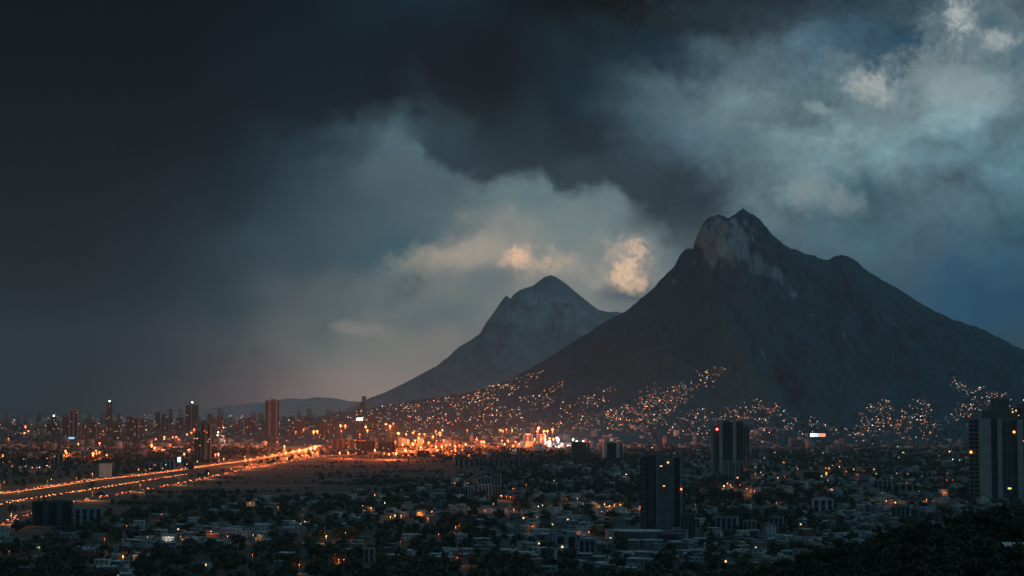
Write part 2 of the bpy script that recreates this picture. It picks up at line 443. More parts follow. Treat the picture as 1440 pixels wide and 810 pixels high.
M2 = [(400, 598), (450, 590), (500, 570), (532, 556), (564, 541), (585, 530), (599.5, 522), (610.8, 516), (616, 516), (628, 504.5), (644.5, 488), (660.5, 479), (675, 469),
      (683, 454.7), (696, 437), (705.5, 422.6), (710, 417), (713.5, 415.5), (716, 419), (718.5, 420), (721.5, 414.5), (731, 407.5), (740, 404.5), (748.8, 402), (756.8, 396), (766.4, 389),
      (774.5, 386.6), (782.5, 389.5), (795, 398), (814.6, 414.6), (830.7, 427.4), (842, 435.4), (856, 438.7), (869, 438), (900, 452), (960, 480), (1040, 520), (1120, 560), (1200, 590)]
M3 = [(-120, 592), (0, 589), (120, 587), (200, 585), (262, 579), (285, 573), (304, 567), (322, 563), (340, 564), (356, 559), (372, 560), (392, 554), (410, 551), (428, 553), (446, 549), (470, 551), (490, 556), (520, 558), (560, 564), (620, 572), (700, 592)]
D1, D2, D3 = 9500.0, 15500.0, 26000.0
def d1(px): return D1 - 260 * float(sstep(950, 985, px)) + 260 * float(sstep(1022, 1040, px))
M3 = [(a, 592 - (592 - b) * 0.8) for a, b in M3]
S1, S2, S3 = sil(M1, d1), sil(M2, D2), sil(M3, D3)
W1F, W1B, W2F, W2B = 2650.0, 2600.0, 3800.0, 3600.0
def blur(x, xs, zs, w):
    s = 0
    for k in range(-3, 4): s = s + np.interp(x + k * w / 3, xs, zs)
    return s / 7
def mountain1(X, Y):
    w = fbm(X / 420, Y / 420, 4)
    yr = np.interp(X, S1[:, 0], S1[:, 1])
    t = (yr - Y) / W1F; tb = (Y - yr) / W1B
    tt = np.clip(t, 0, 1.02)
    near = sstep(0.0, 0.10, tt)
    xs = X + w * 170 * sstep(0.03, 0.3, tt)
    h0 = np.interp(X, S1[:, 0], S1[:, 2]); h0 = h0 + 10 * fbm(X / 45, X * 0 + 2, 5) * np.clip(h0 / 300, 0, 1)
    h1 = blur(xs, S1[:, 0], S1[:, 2], 90)
    h2 = blur(xs, S1[:, 0], S1[:, 2], 380)
    hs = h0 * (1 - near) + h1 * near
    mixl = sstep(0.1, 0.6, tt)
    hs = hs * (1 - mixl) + h2 * mixl
    prof = (1 - np.clip(tt, 0, 1)) ** 1.75
    z = hs * prof
    env = np.clip(tt * 7, 0, 1) * np.clip((1.0 - tt) * 2.2, 0, 1)
    gul = ridged(X / 520 + 0.3 * w, Y / 1300 + 0.2 * w, 5) - 0.55
    z = z + gul * env * np.clip(hs, 0, 1100) * 0.30
    z = z + fbm(X / 110, Y / 150, 5) * env * 26
    z = z + (ridged(X / 150 + w, Y / 420, 4) - 0.5) * env * 85 * np.clip(hs / 500, 0, 1)
    cliff = np.clip(tt * 40, 0, 1) * sstep(0.30, 0.10, tt) * sstep(860, 960, X) * sstep(1500, 1300, X)
    z = z + (ridged(X / 55 + .6 * w, Y / 260, 4) - 0.6) * cliff * 85
    back = hs * (1 - np.clip(tb, 0, 1)) ** 1.3
    z = np.where(Y > yr, back, z)
    # foothills that run out into the city at both ends of the front
    z = np.where((t > 1.0) | (tb > 1.0), -3.0, z)
    return z
def mountain2(X, Y):
    w = fbm(X / 600 + 40, Y / 600, 4)
    t = (D2 - Y) / W2F; tb = (Y - D2) / W2B
    tt = np.clip(t, 0, 1)
    near = sstep(0.0, 0.12, tt)
    xs = X + w * 230 * near
    h0 = np.interp(X, S2[:, 0], S2[:, 2]); h1 = blur(xs, S2[:, 0], S2[:, 2], 130)
    hs = h0 * (1 - near) + h1 * near
    z = hs * (1 - tt) ** 1.6
    env = np.clip(tt * 9, 0, 1) * np.clip((1 - tt) * 2, 0, 1)
    z = z + (ridged(X / 560 + .3 * w, Y / 1900, 5) - 0.55) * env * np.clip(hs, 0, 1200) * 0.17
    z = np.where(Y > D2, hs * (1 - np.clip(tb, 0, 1)) ** 1.4, z)
    return np.where((t > 1) | (tb > 1), -3.0, z)
def mountain3(X, Y):
    h0 = np.interp(X, S3[:, 0], S3[:, 2])
    t = np.abs(Y - D3) / 4200
    return np.where(t > 1, -3.0, (h0 + 25 * fbm(X / 500, Y / 500, 4) * np.clip(t * 6, 0, 1)) * np.clip(1 - t, 0, 1) ** 1.4)
# the near hill whose flank closes the lower right corner (and on whose top the viewer stands)
HOUSE_XY = at_depth(1428, 768, 500)[:2]; HOUSE_Z = at_depth(1428, 768, 500)[2]
HS = [(560, 1300, 880), (700, 1150, 845), (820, 1000, 812), (930, 900, 795), (1010, 820, 790), (1080, 760, 772), (1140, 700, 756), (1200, 650, 744), (1250, 620, 733), (1300, 600, 722), (1350, 590, 711), (1400, 580, 704), (1460, 570, 700), (1560, 560, 696), (1800, 540, 690)]
_hs = np.array([at_depth(a, c + 40, b) for a, b, c in HS])
_hang = np.arctan2(_hs[:, 0], _hs[:, 1]); _hd = np.hypot(_hs[:, 0], _hs[:, 1]); _hz = _hs[:, 2]
def hill(X, Y):
    a = np.arctan2(X, Y); d = np.hypot(X, Y)
    rd = np.interp(a, _hang, _hd); rz = np.interp(a, _hang, _hz)
    rd = np.where(a < _hang[0], 1300, rd); rz = np.where(a < _hang[0], -4, rz)
    # in front of the crest line the ground lies on a shallow saddle, beyond it the flank drops to the plain
    z_in = rz + (rz - CAM_Z + 18) * 0 - 26 * (1 - np.clip(d / rd, 0, 1)) ** 1.0
    top = 112 * sstep(170, 20, d)
    z_out = rz - (d - rd) * 0.30
    z = np.where(d < rd, z_in, z_out)
    z = np.maximum(z, top - 6)
    z = z + fbm(X / 60, Y / 60, 4) * 2.2
    return np.where(z > 0, z, -4.0)
def terrain(X, Y):
    X, Y = np.asarray(X, float), np.asarray(Y, float)
    z = np.zeros_like(X + Y)
    return np.maximum(np.maximum(z, mountain1(X, Y)), hill(X, Y))
def ground_hit(px, py, above=0.0):
    """where the view ray of a heading first comes within ABOVE metres of the terrain"""
    x, y, z = ray(px, py)
    d = np.concatenate([np.arange(250, 2400, 4.0), np.arange(2400, 12000, 8.0)])
    zz = CAM_Z + z / y * d
    t = terrain(x / y * d, d) + above
    k = np.nonzero(zz <= t)[0]
    if not len(k): return None
    D = d[k[0]]
    return x / y * D, D, float(t[k[0]] - above)

def grid_mesh(name, xs, ys, fz, mats):
    X, Y = np.meshgrid(xs, ys)
    Z = fz(X, Y)
    V = np.stack([X, Y, Z], -1).reshape(-1, 3)
    n, m = len(xs), len(ys)
    i = (np.arange(m - 1)[:, None] * n + np.arange(n - 1)[None, :]).ravel()
    F = np.stack([i, i + 1, i + n + 1, i + n], -1)
    keep = (V[F][:, :, 2] > -2.9).any(1)
    F = F[keep]
    used, inv = np.unique(F, return_inverse=True)
    me = np_mesh(name, V[used], inv.reshape(F.shape), mats, smooth=True)
    return me, V[used]

# ---- ground sheet
def ground_material():
    m, nt, b = nodes_of('city_ground')
    N, L = nt.nodes, nt.links
    g = N.new('ShaderNodeNewGeometry')
    a = N.new('ShaderNodeTexNoise'); a.inputs['Scale'].default_value = 0.004; a.inputs['Detail'].default_value = 8
    c = N.new('ShaderNodeTexNoise'); c.inputs['Scale'].default_value = 0.05; c.inputs['Detail'].default_value = 6
    for n in (a, c): L.new(g.outputs['Position'], n.inputs['Vector'])
    r = N.new('ShaderNodeValToRGB')
    r.color_ramp.elements[0].position = 0.35; r.color_ramp.elements[0].color = (0.018, 0.022, 0.018, 1)
    r.color_ramp.elements[1].position = 0.68; r.color_ramp.elements[1].color = (0.075, 0.07, 0.06, 1)
    ad = N.new('ShaderNodeMath'); ad.operation = 'MULTIPLY_ADD'; ad.inputs[1].default_value = 0.5
    L.new(c.outputs[0], ad.inputs[0]); 
    h = N.new('ShaderNodeMath'); h.operation = 'MULTIPLY'; h.inputs[1].default_value = 0.5
    L.new(a.outputs[0], h.inputs[0]); L.new(h.outputs[0], ad.inputs[2])
    L.new(ad.outputs[0], r.inputs[0]); L.new(r.outputs[0], b.inputs['Base Color'])
    b.inputs['Roughness'].default_value = 0.95
    return m
gx = np.concatenate([[-32000], np.linspace(-6000, 6000, 61), [32000]]); gy = np.concatenate([np.linspace(-2500, 9500, 61), [20000, 31000]])
gm, _ = grid_mesh('ground', gx, gy, lambda X, Y: X * 0, [ground_material()])
tag(link('ground', gm), kind='structure')

# ---- mountains
def rock_material(name, veg, rock, scale):
    m, nt, b = nodes_of(name)
    N, L = nt.nodes, nt.links
    g = N.new('ShaderNodeNewGeometry')
    at = N.new('ShaderNodeAttribute'); at.attribute_name = 'bare_rock'
    mp = N.new('ShaderNodeMapping'); mp.inputs['Scale'].default_value = (1, 0.5, 0.28)
    L.new(g.outputs['Position'], mp.inputs['Vector'])
    a = N.new('ShaderNodeTexNoise'); a.inputs['Scale'].default_value = scale; a.inputs['Detail'].default_value = 9; a.inputs['Roughness'].default_value = 0.65
    L.new(mp.outputs[0], a.inputs['Vector'])
    s = N.new('ShaderNodeMath'); s.operation = 'MULTIPLY_ADD'; s.inputs[1].default_value = 1.3
    L.new(a.outputs[0], s.inputs[0]); sub = N.new('ShaderNodeMath'); sub.operation = 'SUBTRACT'; sub.inputs[1].default_value = 0.65
    L.new(at.outputs['Fac'], sub.inputs[0]); L.new(sub.outputs[0], s.inputs[2])
    k = N.new('ShaderNodeMapRange'); k.interpolation_type = 'SMOOTHSTEP'; k.inputs[1].default_value = 0.42; k.inputs[2].default_value = 0.80
    L.new(s.outputs[0], k.inputs[0])
    c2 = N.new('ShaderNodeTexNoise'); c2.inputs['Scale'].default_value = scale * 2.6; c2.inputs['Detail'].default_value = 6
    L.new(mp.outputs[0], c2.inputs['Vector'])
    rr = N.new('ShaderNodeMix'); rr.data_type = 'RGBA'; L.new(c2.outputs[0], rr.inputs[0])
    rr.inputs[6].default_value = (*[x * 0.3 for x in rock], 1); rr.inputs[7].default_value = (*[x * 1.6 for x in rock], 1)
    vv = N.new('ShaderNodeMix'); vv.data_type = 'RGBA'; L.new(c2.outputs[0], vv.inputs[0])
    vv.inputs[6].default_value = (*[x * 0.6 for x in veg], 1); vv.inputs[7].default_value = (*[x * 1.4 for x in veg], 1)
    mx = N.new('ShaderNodeMix'); mx.data_type = 'RGBA'
    L.new(k.outputs[0], mx.inputs[0]); L.new(vv.outputs[2], mx.inputs[6]); L.new(rr.outputs[2], mx.inputs[7])
    L.new(mx.outputs[2], b.inputs['Base Color'])
    b.inputs['Roughness'].default_value = 0.95; b.inputs['Specular IOR Level'].default_value = 0.1
    bp = N.new('ShaderNodeBump'); bp.inputs['Strength'].default_value = 1.0; bp.inputs['Distance'].default_value = 26
    L.new(a.outputs[0], bp.inputs['Height']); L.new(bp.outputs[0], b.inputs['Normal'])
    return m
def set_attr(me, name, vals):
    at = me.attributes.new(name, 'FLOAT', 'POINT'); at.data.foreach_set('value', np.asarray(vals, np.float32))
def seg_mask(px, py, segs):
    s = np.zeros_like(px)
    for x0, y0, x1, y1, w, a in segs:
        d = np.array([x1 - x0, y1 - y0]); L2 = (d ** 2).sum() + 1e-6
        t = np.clip(((px - x0) * d[0] + (py - y0) * d[1]) / L2, 0, 1)
        r = np.hypot(px - x0 - t * d[0], py - y0 - t * d[1]) / w
        s = np.maximum(s, a * np.exp(-r ** 2))
    return s
xs = np.concatenate([np.linspace(S1[0, 0], 500, 210), np.linspace(505, 1700, 290), np.linspace(1705, S1[-1, 0], 230)])
ys = np.concatenate([np.linspace(D1 - 270 - W1F, D1 - 420, 190), np.linspace(D1 - 412, D1 + 60, 70), np.linspace(D1 + 80, D1 + W1B + 10, 40)])
me1, V1 = grid_mesh('mountain', xs, ys, mountain1, [rock_material('peak_rock', (0.018, 0.096, 0.134), (0.26, 0.36, 0.40), 0.011)])  # vegetation colour is teal because the blue of the haze is put into it
px, py = project(V1[:, 0], V1[:, 1], V1[:, 2])
wx = fbm(V1[:, 0] / 90, V1[:, 2] / 140, 5); px = px + 14 * wx; py = py + 14 * fbm(V1[:, 0] / 70 + 9, V1[:, 2] / 120, 5)
ROCK1 = [(985, 332, 1010, 320, 22, 1.15), (1000, 352, 1045, 347, 22, 1.15), (1035, 320, 1062, 375, 17, 1.1), (1062, 372, 1090, 390, 14, .7), (1090, 385, 1120, 415, 13, .6),
         (1115, 412, 1146, 445, 11, .66), (1060, 330, 1075, 350, 10, .7), (975, 372, 985, 360, 8, .7), (1010, 362, 1025, 372, 14, .75), (1183, 470, 1178, 495, 6, .75), (1215, 445, 1225, 462, 6, .7), (1240, 440, 1260, 452, 5, .65),
         (1195, 430, 1200, 440, 7, .7), (1180, 400, 1190, 410, 8, .6), (1040, 418, 1052, 435, 3, .7), (1035, 468, 1050, 446, 3, .7), (1070, 490, 1076, 500, 5, .75), (1235, 468, 1240, 475, 5, .6), (1092, 478, 1096, 480, 3, .7), (948, 395, 958, 385, 8, .55),
         (1110, 370, 1112, 385, 8, .6), (1160, 385, 1170, 400, 8, .5), (1300, 455, 1310, 462, 6, .5)]
set_attr(me1, 'bare_rock', seg_mask(px, py, ROCK1) * (0.8 + 0.85 * fbm(V1[:, 0] / 60, V1[:, 2] / 150, 4)) + 0.10 * fbm(V1[:, 0] / 160, V1[:, 2] / 160, 4))
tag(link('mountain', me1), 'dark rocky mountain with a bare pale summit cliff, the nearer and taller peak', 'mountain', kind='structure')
xs = np.linspace(S2[0, 0], S2[-1, 0], 560)
ys = np.concatenate([np.linspace(D2 - W2F - 20, D2 - 300, 120), np.linspace(D2 - 290, D2 + 60, 40), np.linspace(D2 + 100, D2 + W2B, 30)])
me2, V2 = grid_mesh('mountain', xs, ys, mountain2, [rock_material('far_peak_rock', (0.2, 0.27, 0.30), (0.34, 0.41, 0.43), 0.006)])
px, py = project(V2[:, 0], V2[:, 1], V2[:, 2])
set_attr(me2, 'bare_rock', seg_mask(px, py, [(700, 440, 760, 450, 22, .85), (750, 420, 815, 440, 24, .8), (790, 450, 830, 470, 18, .7), (690, 470, 720, 480, 14, .55)]))
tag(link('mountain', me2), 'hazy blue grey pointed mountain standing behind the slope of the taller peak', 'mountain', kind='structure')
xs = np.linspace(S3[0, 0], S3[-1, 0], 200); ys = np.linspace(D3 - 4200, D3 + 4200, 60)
me3, _ = grid_mesh('hills', xs, ys, mountain3, [rock_material('far_hill_hazed', (0.55, 0.39, 0.37), (0.52, 0.42, 0.4), 0.004)])  # pale rosy colour has the warm haze put into it, so the ridge fades
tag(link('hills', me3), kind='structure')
# ---- near hill
def hill_material():
    return mat('hill_soil', (0.022, 0.024, 0.018), 0.95, 0.5, 0.12)
xs = np.linspace(-420, 1500, 240); ys = np.linspace(-320, 1300, 210)
mh, _ = grid_mesh('hill', xs, ys, hill, [hill_material()])
tag(link('hill', mh), kind='structure')

# ---- the air: even haze over the whole valley
hz = MB().box(-31900, 31900, -2400, 30900, -4.5, 1420)
ho = hz.build('haze', [bpy.data.materials.new('haze_air')])
hm = ho.data.materials[0]; hm.use_nodes = True
hn = hm.node_tree.nodes; hn.clear()
pv_ = hn.new('ShaderNodeVolumePrincipled')
pv_.inputs['Color'].default_value = (0.58, 0.87, 0.96, 1)
pv_.inputs['Density'].default_value = HAZE
pv_.inputs['Density Attribute'].default_value = ''
pv_.inputs['Anisotropy'].default_value = 0.0
mo = hn.new('ShaderNodeOutputMaterial')
hm.node_tree.links.new(pv_.outputs[0], mo.inputs['Volume'])
hm.cycles.homogeneous_volume = True
tag(ho, 'thin blue haze lying over the whole valley', 'haze', kind='stuff')

# ================================================================== the plain: river bed, roads
def strip(name, line, w, z, m, skirt=0.0, uv=True):
    """a flat band w metres wide along a line of world points"""
    P = np.array(line, float); T = np.gradient(P, axis=0); T /= np.linalg.norm(T, axis=1)[:, None]
    Nn = np.stack([-T[:, 1], T[:, 0]], -1)
    A, B = P + Nn * w / 2, P - Nn * w / 2
    V = []
    for a, b in zip(A, B):
        V += [(a[0], a[1], z), (b[0], b[1], z)] if not skirt else [(a[0], a[1], z - skirt), (a[0], a[1], z), (b[0], b[1], z), (b[0], b[1], z - skirt)]
    k = 4 if skirt else 2
    F = []
    for i in range(len(P) - 1):
        for j in range(k - 1):
            F.append((i * k + j, i * k + j + 1, (i + 1) * k + j + 1, (i + 1) * k + j))
    return link(name, np_mesh(name, V, np.array(F)[:, ::-1], [m]))
def flat(px, py):
    x, y, z = ray(px, py); D = -CAM_Z / z * y
    return x / y * D, D
def smooth_line(pts, step=40.0):
    P = np.array(pts, float)
    d = np.concatenate([[0], np.cumsum(np.linalg.norm(np.diff(P, axis=0), axis=1))])
    s = np.arange(0, d[-1], step)
    x = np.interp(s, d, P[:, 0]); y = np.interp(s, d, P[:, 1])
    for _ in range(3):
        x[1:-1] = (x[:-2] + 2 * x[1:-1] + x[2:]) / 4; y[1:-1] = (y[:-2] + 2 * y[1:-1] + y[2:]) / 4
    return np.stack([x, y], -1)
def offset(line, o):
    T = np.gradient(line, axis=0); T /= np.linalg.norm(T, axis=1)[:, None]
    return line + np.stack([-T[:, 1], T[:, 0]], -1) * o

FIELD_PX = [(-60, 775), (60, 735), (150, 708), (250, 684), (362, 656), (470, 643), (560, 641), (650, 652), (690, 662), (640, 678), (560, 690), (460, 700), (360, 704), (240, 716), (150, 728), (60, 760)]
def field_material():
    m, nt, b = nodes_of('dry_river_bed')
    N, L = nt.nodes, nt.links
    g = N.new('ShaderNodeNewGeometry')
    mp = N.new('ShaderNodeMapping'); mp.inputs['Scale'].default_value = (0.0035, 0.011, 0)
    mp.inputs['Rotation'].default_value = (0, 0, 0.06)
    L.new(g.outputs['Position'], mp.inputs['Vector'])
    a = N.new('ShaderNodeTexNoise'); a.inputs['Scale'].default_value = 1.0; a.inputs['Detail'].default_value = 8; a.inputs['Roughness'].default_value = 0.6
    L.new(mp.outputs[0], a.inputs['Vector'])
    r = N.new('ShaderNodeValToRGB'); e = r.color_ramp.elements
    e[0].position = .36; e[0].color = (.012, .012, .01, 1); e[1].position = .66; e[1].color = (.11, .088, .072, 1)
    k = e.new(.5); k.color = (.038, .033, .028, 1)
    L.new(a.outputs[0], r.inputs[0]); L.new(r.outputs[0], b.inputs['Base Color']); b.inputs['Roughness'].default_value = .95
    return m
fp = [flat(*p) for p in FIELD_PX]
fm = bpy.data.meshes.new('field'); fm.from_pydata([(x, y, 0.06) for x, y in fp], [], [tuple(range(len(fp)))])
fm.materials.append(field_material()); fm.update()
if fm.polygons[0].normal.z < 0: fm.flip_normals()
tag(link('field', fm), kind='structure')

NORTH = smooth_line([flat(-90, 704), flat(-30, 697), flat(0, 694), flat(74, 684), flat(104, 679.2), flat(130, 675), flat(185, 669.5), flat(241, 662.5), flat(297, 654), flat(345, 648.5), flat(375, 643), flat(405, 637.5), flat(430, 632), flat(446, 627.5), flat(462, 622)])
SOUTH = smooth_line([flat(-70, 762), flat(0, 737), flat(50, 719), flat(104, 706), flat(167, 695), flat(213, 687), flat(259, 679), flat(310, 668), flat(357, 658), flat(400, 650), flat(440, 643), flat(520, 637), flat(620, 632)])
SERV = smooth_line([flat(-60, 720), flat(0, 709.5), flat(50, 700), flat(102, 692.5), flat(150, 685), flat(205, 676), flat(262, 667)])
asphalt = mat('asphalt', (0.05, 0.05, 0.052), 0.75, 0.3, 0.05)
concrete = mat('road_concrete', (0.16, 0.15, 0.14), 0.9, 0.25, 0.08)
paint = mat('road_paint', (0.6, 0.6, 0.58), 0.7, 0.15, 0.3)
for nm, ln, w in (('road', NORTH, 26), ('road', SOUTH, 20), ('road', SERV, 13)):
    tag(strip('verge', ln, w + 9, 0.09, concrete), kind='structure')
    tag(strip(nm, ln, w, 0.14, asphalt), kind='structure')
    for o in (-w / 2 + 0.6, 0, w / 2 - 0.6):
        tag(strip('road_markings', offset(ln, o), 0.3, 0.16, paint), kind='structure')
    for o in (-w / 2 - 3.2, w / 2 + 3.2):
        tag(strip('kerb', offset(ln, o), 0.6, 0.42, concrete, 0.32), kind='structure')

# ================================================================== tall buildings
pale = mat('pale_render', (0.25, 0.265, 0.27), 0.85, 0.14, 0.08)
pale_blue = mat('blue_grey_render', (0.15, 0.19, 0.215), 0.85, 0.2, 0.08)
pier_render = mat('pier_render', (0.26, 0.32, 0.35), 0.85, 0.14, 0.08)
grey_wall = mat('grey_concrete', (0.11, 0.115, 0.12), 0.85, 0.16, 0.08)
dark_wall = mat('dark_cladding', (0.062, 0.07, 0.076), 0.7, 0.2, 0.08)
brown_wall = mat('brown_cladding', (0.075, 0.06, 0.055), 0.8, 0.2, 0.08)
white_wall = mat('white_render', (0.45, 0.46, 0.46), 0.85, 0.12, 0.08)
pink_wall = mat('rose_render', (0.28, 0.24, 0.25), 0.85, 0.12, 0.08)
blue_wall = mat('pale_blue_render', (0.19, 0.255, 0.3), 0.85, 0.14, 0.08)
cream_wall = mat('cream_render', (0.27, 0.235, 0.185), 0.85, 0.14, 0.08)
red_wall = mat('terracotta_render', (0.2, 0.1, 0.075), 0.85, 0.16, 0.08)
roof_grey = mat('roof_felt', (0.2, 0.22, 0.235), 0.9, 0.3, 0.15)
roof_pale = mat('pale_roof_coating', (0.42, 0.47, 0.5), 0.85, 0.25, 0.12)
glass = mat('dark_glass', (0.014, 0.017, 0.02), 0.55, 0.3, 0.3, 0.0, 0.25)
dark_paint = mat('dark_mast_paint', (0.02, 0.02, 0.022), .7, .1, .5)
metal = mat('galvanised_steel', (0.22, 0.23, 0.24), 0.5, 0.15, 0.5, 0.6)
WARM = (1.0, 0.56, 0.24); ORANGE = (1.0, 0.33, 0.08); RED = (1.0, 0.07, 0.04); COOL = (0.85, 0.95, 1.0); CYAN = (0.25, 0.75, 1.0)
lit_warm = glow('lit_window_warm', WARM, 2.2)
lit_cool = glow('lit_window_cool', (0.9, 0.95, 0.85), 1.6)
lit_orange = glow('lit_window_orange', ORANGE, 3.0)
beacon_red = glow('red_beacon', RED, 14)
beacon_white = glow('white_beacon', COOL, 22)
MT = dict(pale=pale, blue=pale_blue, grey=grey_wall, dark=dark_wall, brown=brown_wall, white=white_wall, pink=pink_wall, lblue=blue_wall, cream=cream_wall, red=red_wall)
FOOT = []        # footprints to keep houses and trees off: x, y, radius

def face_cam(x, y): return -math.atan2(x, y)
def block(x0, x1, yt, yb, label, wall='grey', fins='', strips=3, lit=6, top=None, yaw=0.0, ratio=0.7, cat='tower', name='tower', group=None, roof=True, seed=0, rows=None, floors=0, D=None):
    """a far building: wall, glass strips, fins, parapet or plant box on the roof, lit windows"""
    rs = random.Random(int(x0 * 31 + yt * 7 + seed))
    cx = (x0 + x1) / 2
    if D is None:
        X, D, zb = ground_hit(cx, yb)
    else:
        X = ray(cx, yb)[0] / ray(cx, yb)[1] * D; zb = float(terrain(X, D))
    s = D / FPX
    W_ = (x1 - x0) * s; H = at_depth(cx, yt, D)[2] - zb
    w = W_ / (math.cos(yaw) + ratio * abs(math.sin(yaw))); d = w * ratio
    Xc, Yc = X, D + d / 2
    FOOT.append((Xc, Yc, W_ * 0.75))
    e = empty(name, (Xc, Yc, zb - 1), face_cam(Xc, Yc) + yaw)
    tag(e, label, cat, group)
    H += 1
    h2 = w / 2; d2 = d / 2
    m = MT[wall]
    MB().box(-h2, h2, -d2, d2, 0, H).build('wall', m, e)
    if roof:
        p = MB(); t = max(.25, w * .012); ph = max(.9, H * .012)
        p.box(-h2 - .15, h2 + .15, -d2 - .15, -d2 + t, H, H + ph).box(-h2 - .15, h2 + .15, d2 - t, d2 + .15, H, H + ph)
        p.box(-h2 - .15, -h2 + t, -d2 + t, d2 - t, H, H + ph).box(h2 - t, h2 + .15, -d2 + t, d2 - t, H, H + ph)
        p.build('parapet', m, e)
        if H > 22:
            a = rs.uniform(-.25, .15) * w
            MB().box(a, a + w * .32, -d2 * .5, d2 * .3, H + .01, H + max(2.5, H * .05)).build('plant_room', grey_wall, e)
    xs_ = []
    for k in range(strips):
        a = -h2 + w * (k + 0.5) / strips; b = w / strips * 0.3
        MB().box(a - b, a + b, -d2 - .12, -d2 + .3, H * .05, H * .965).build('glass_strip', glass, e); xs_.append((a, b))
        if floors:
            sl = MB()
            for q in range(1, floors): sl.box(a - b - .05, a + b + .05, -d2 - .5, -d2 - .122, H * q / floors, H * q / floors + .45)
            sl.build('balcony_slabs', m, e)
    for c in fins:
        a = {'l': -h2, 'r': h2, 'c': 0.0, 'L': -h2 * .55, 'R': h2 * .55}[c]
        t = w * .05
        MB().box(a - t, a + t, -d2 - 1.1, -d2 - .55, 0, H + H * .012).build('fin', pale, e)
    n = int(H / 3.4)
    spots = set()
    for _ in range(lit):
        k = rs.randrange(max(1, int(w / 3.0))); f = rs.randrange(1, max(2, n))
        if (k, f) in spots: continue
        spots.add((k, f))
        a = -h2 + 1.5 + k * 3.0
        if a > h2 - 1.6: continue
        hw = max(1.0, 0.00013 * D)
        if a - hw < -h2 or a + hw > h2: continue
        MB().box(a - hw, a + hw, -d2 - .62, -d2 - .51, f * H / n * .95, f * H / n * .95 + hw * 1.3).build('lit_window', rs.choice([lit_warm, lit_warm, lit_orange, lit_cool]), e)
    top_of = e
    if top:
        if 'm' in top: top_of = MB().tube((0, 0, H), (0, 0, H + H * .1), .8, .35, 8).build('mast', metal, e)
        z = H + (H * .1 if 'm' in top else max(2.5, H * .05)) + 1
        if 'w' in top: MB().ball((0, 0, z + 1.0), 2.6).build('beacon', beacon_white, top_of)
        if 'r' in top: MB().ball((0, 0, z + .6), 1.5).build('beacon', beacon_red, top_of)
        if 's' in top: MB().box(-h2 * .8, h2 * .8, -d2 - 1.6, -d2 - 1.15, H * .93, H * 1.04).build('lit_sign', glow('lit_sign_white', (1.0, 0.86, 0.66), 7), e)
        if 'e' in top: MB().box(-h2 * .5, h2 * .5, -d2 - 1.6, -d2 - 1.15, H * .98, H * 1.06).build('lit_sign', glow('lit_sign_red', RED, 9), e)
    return e

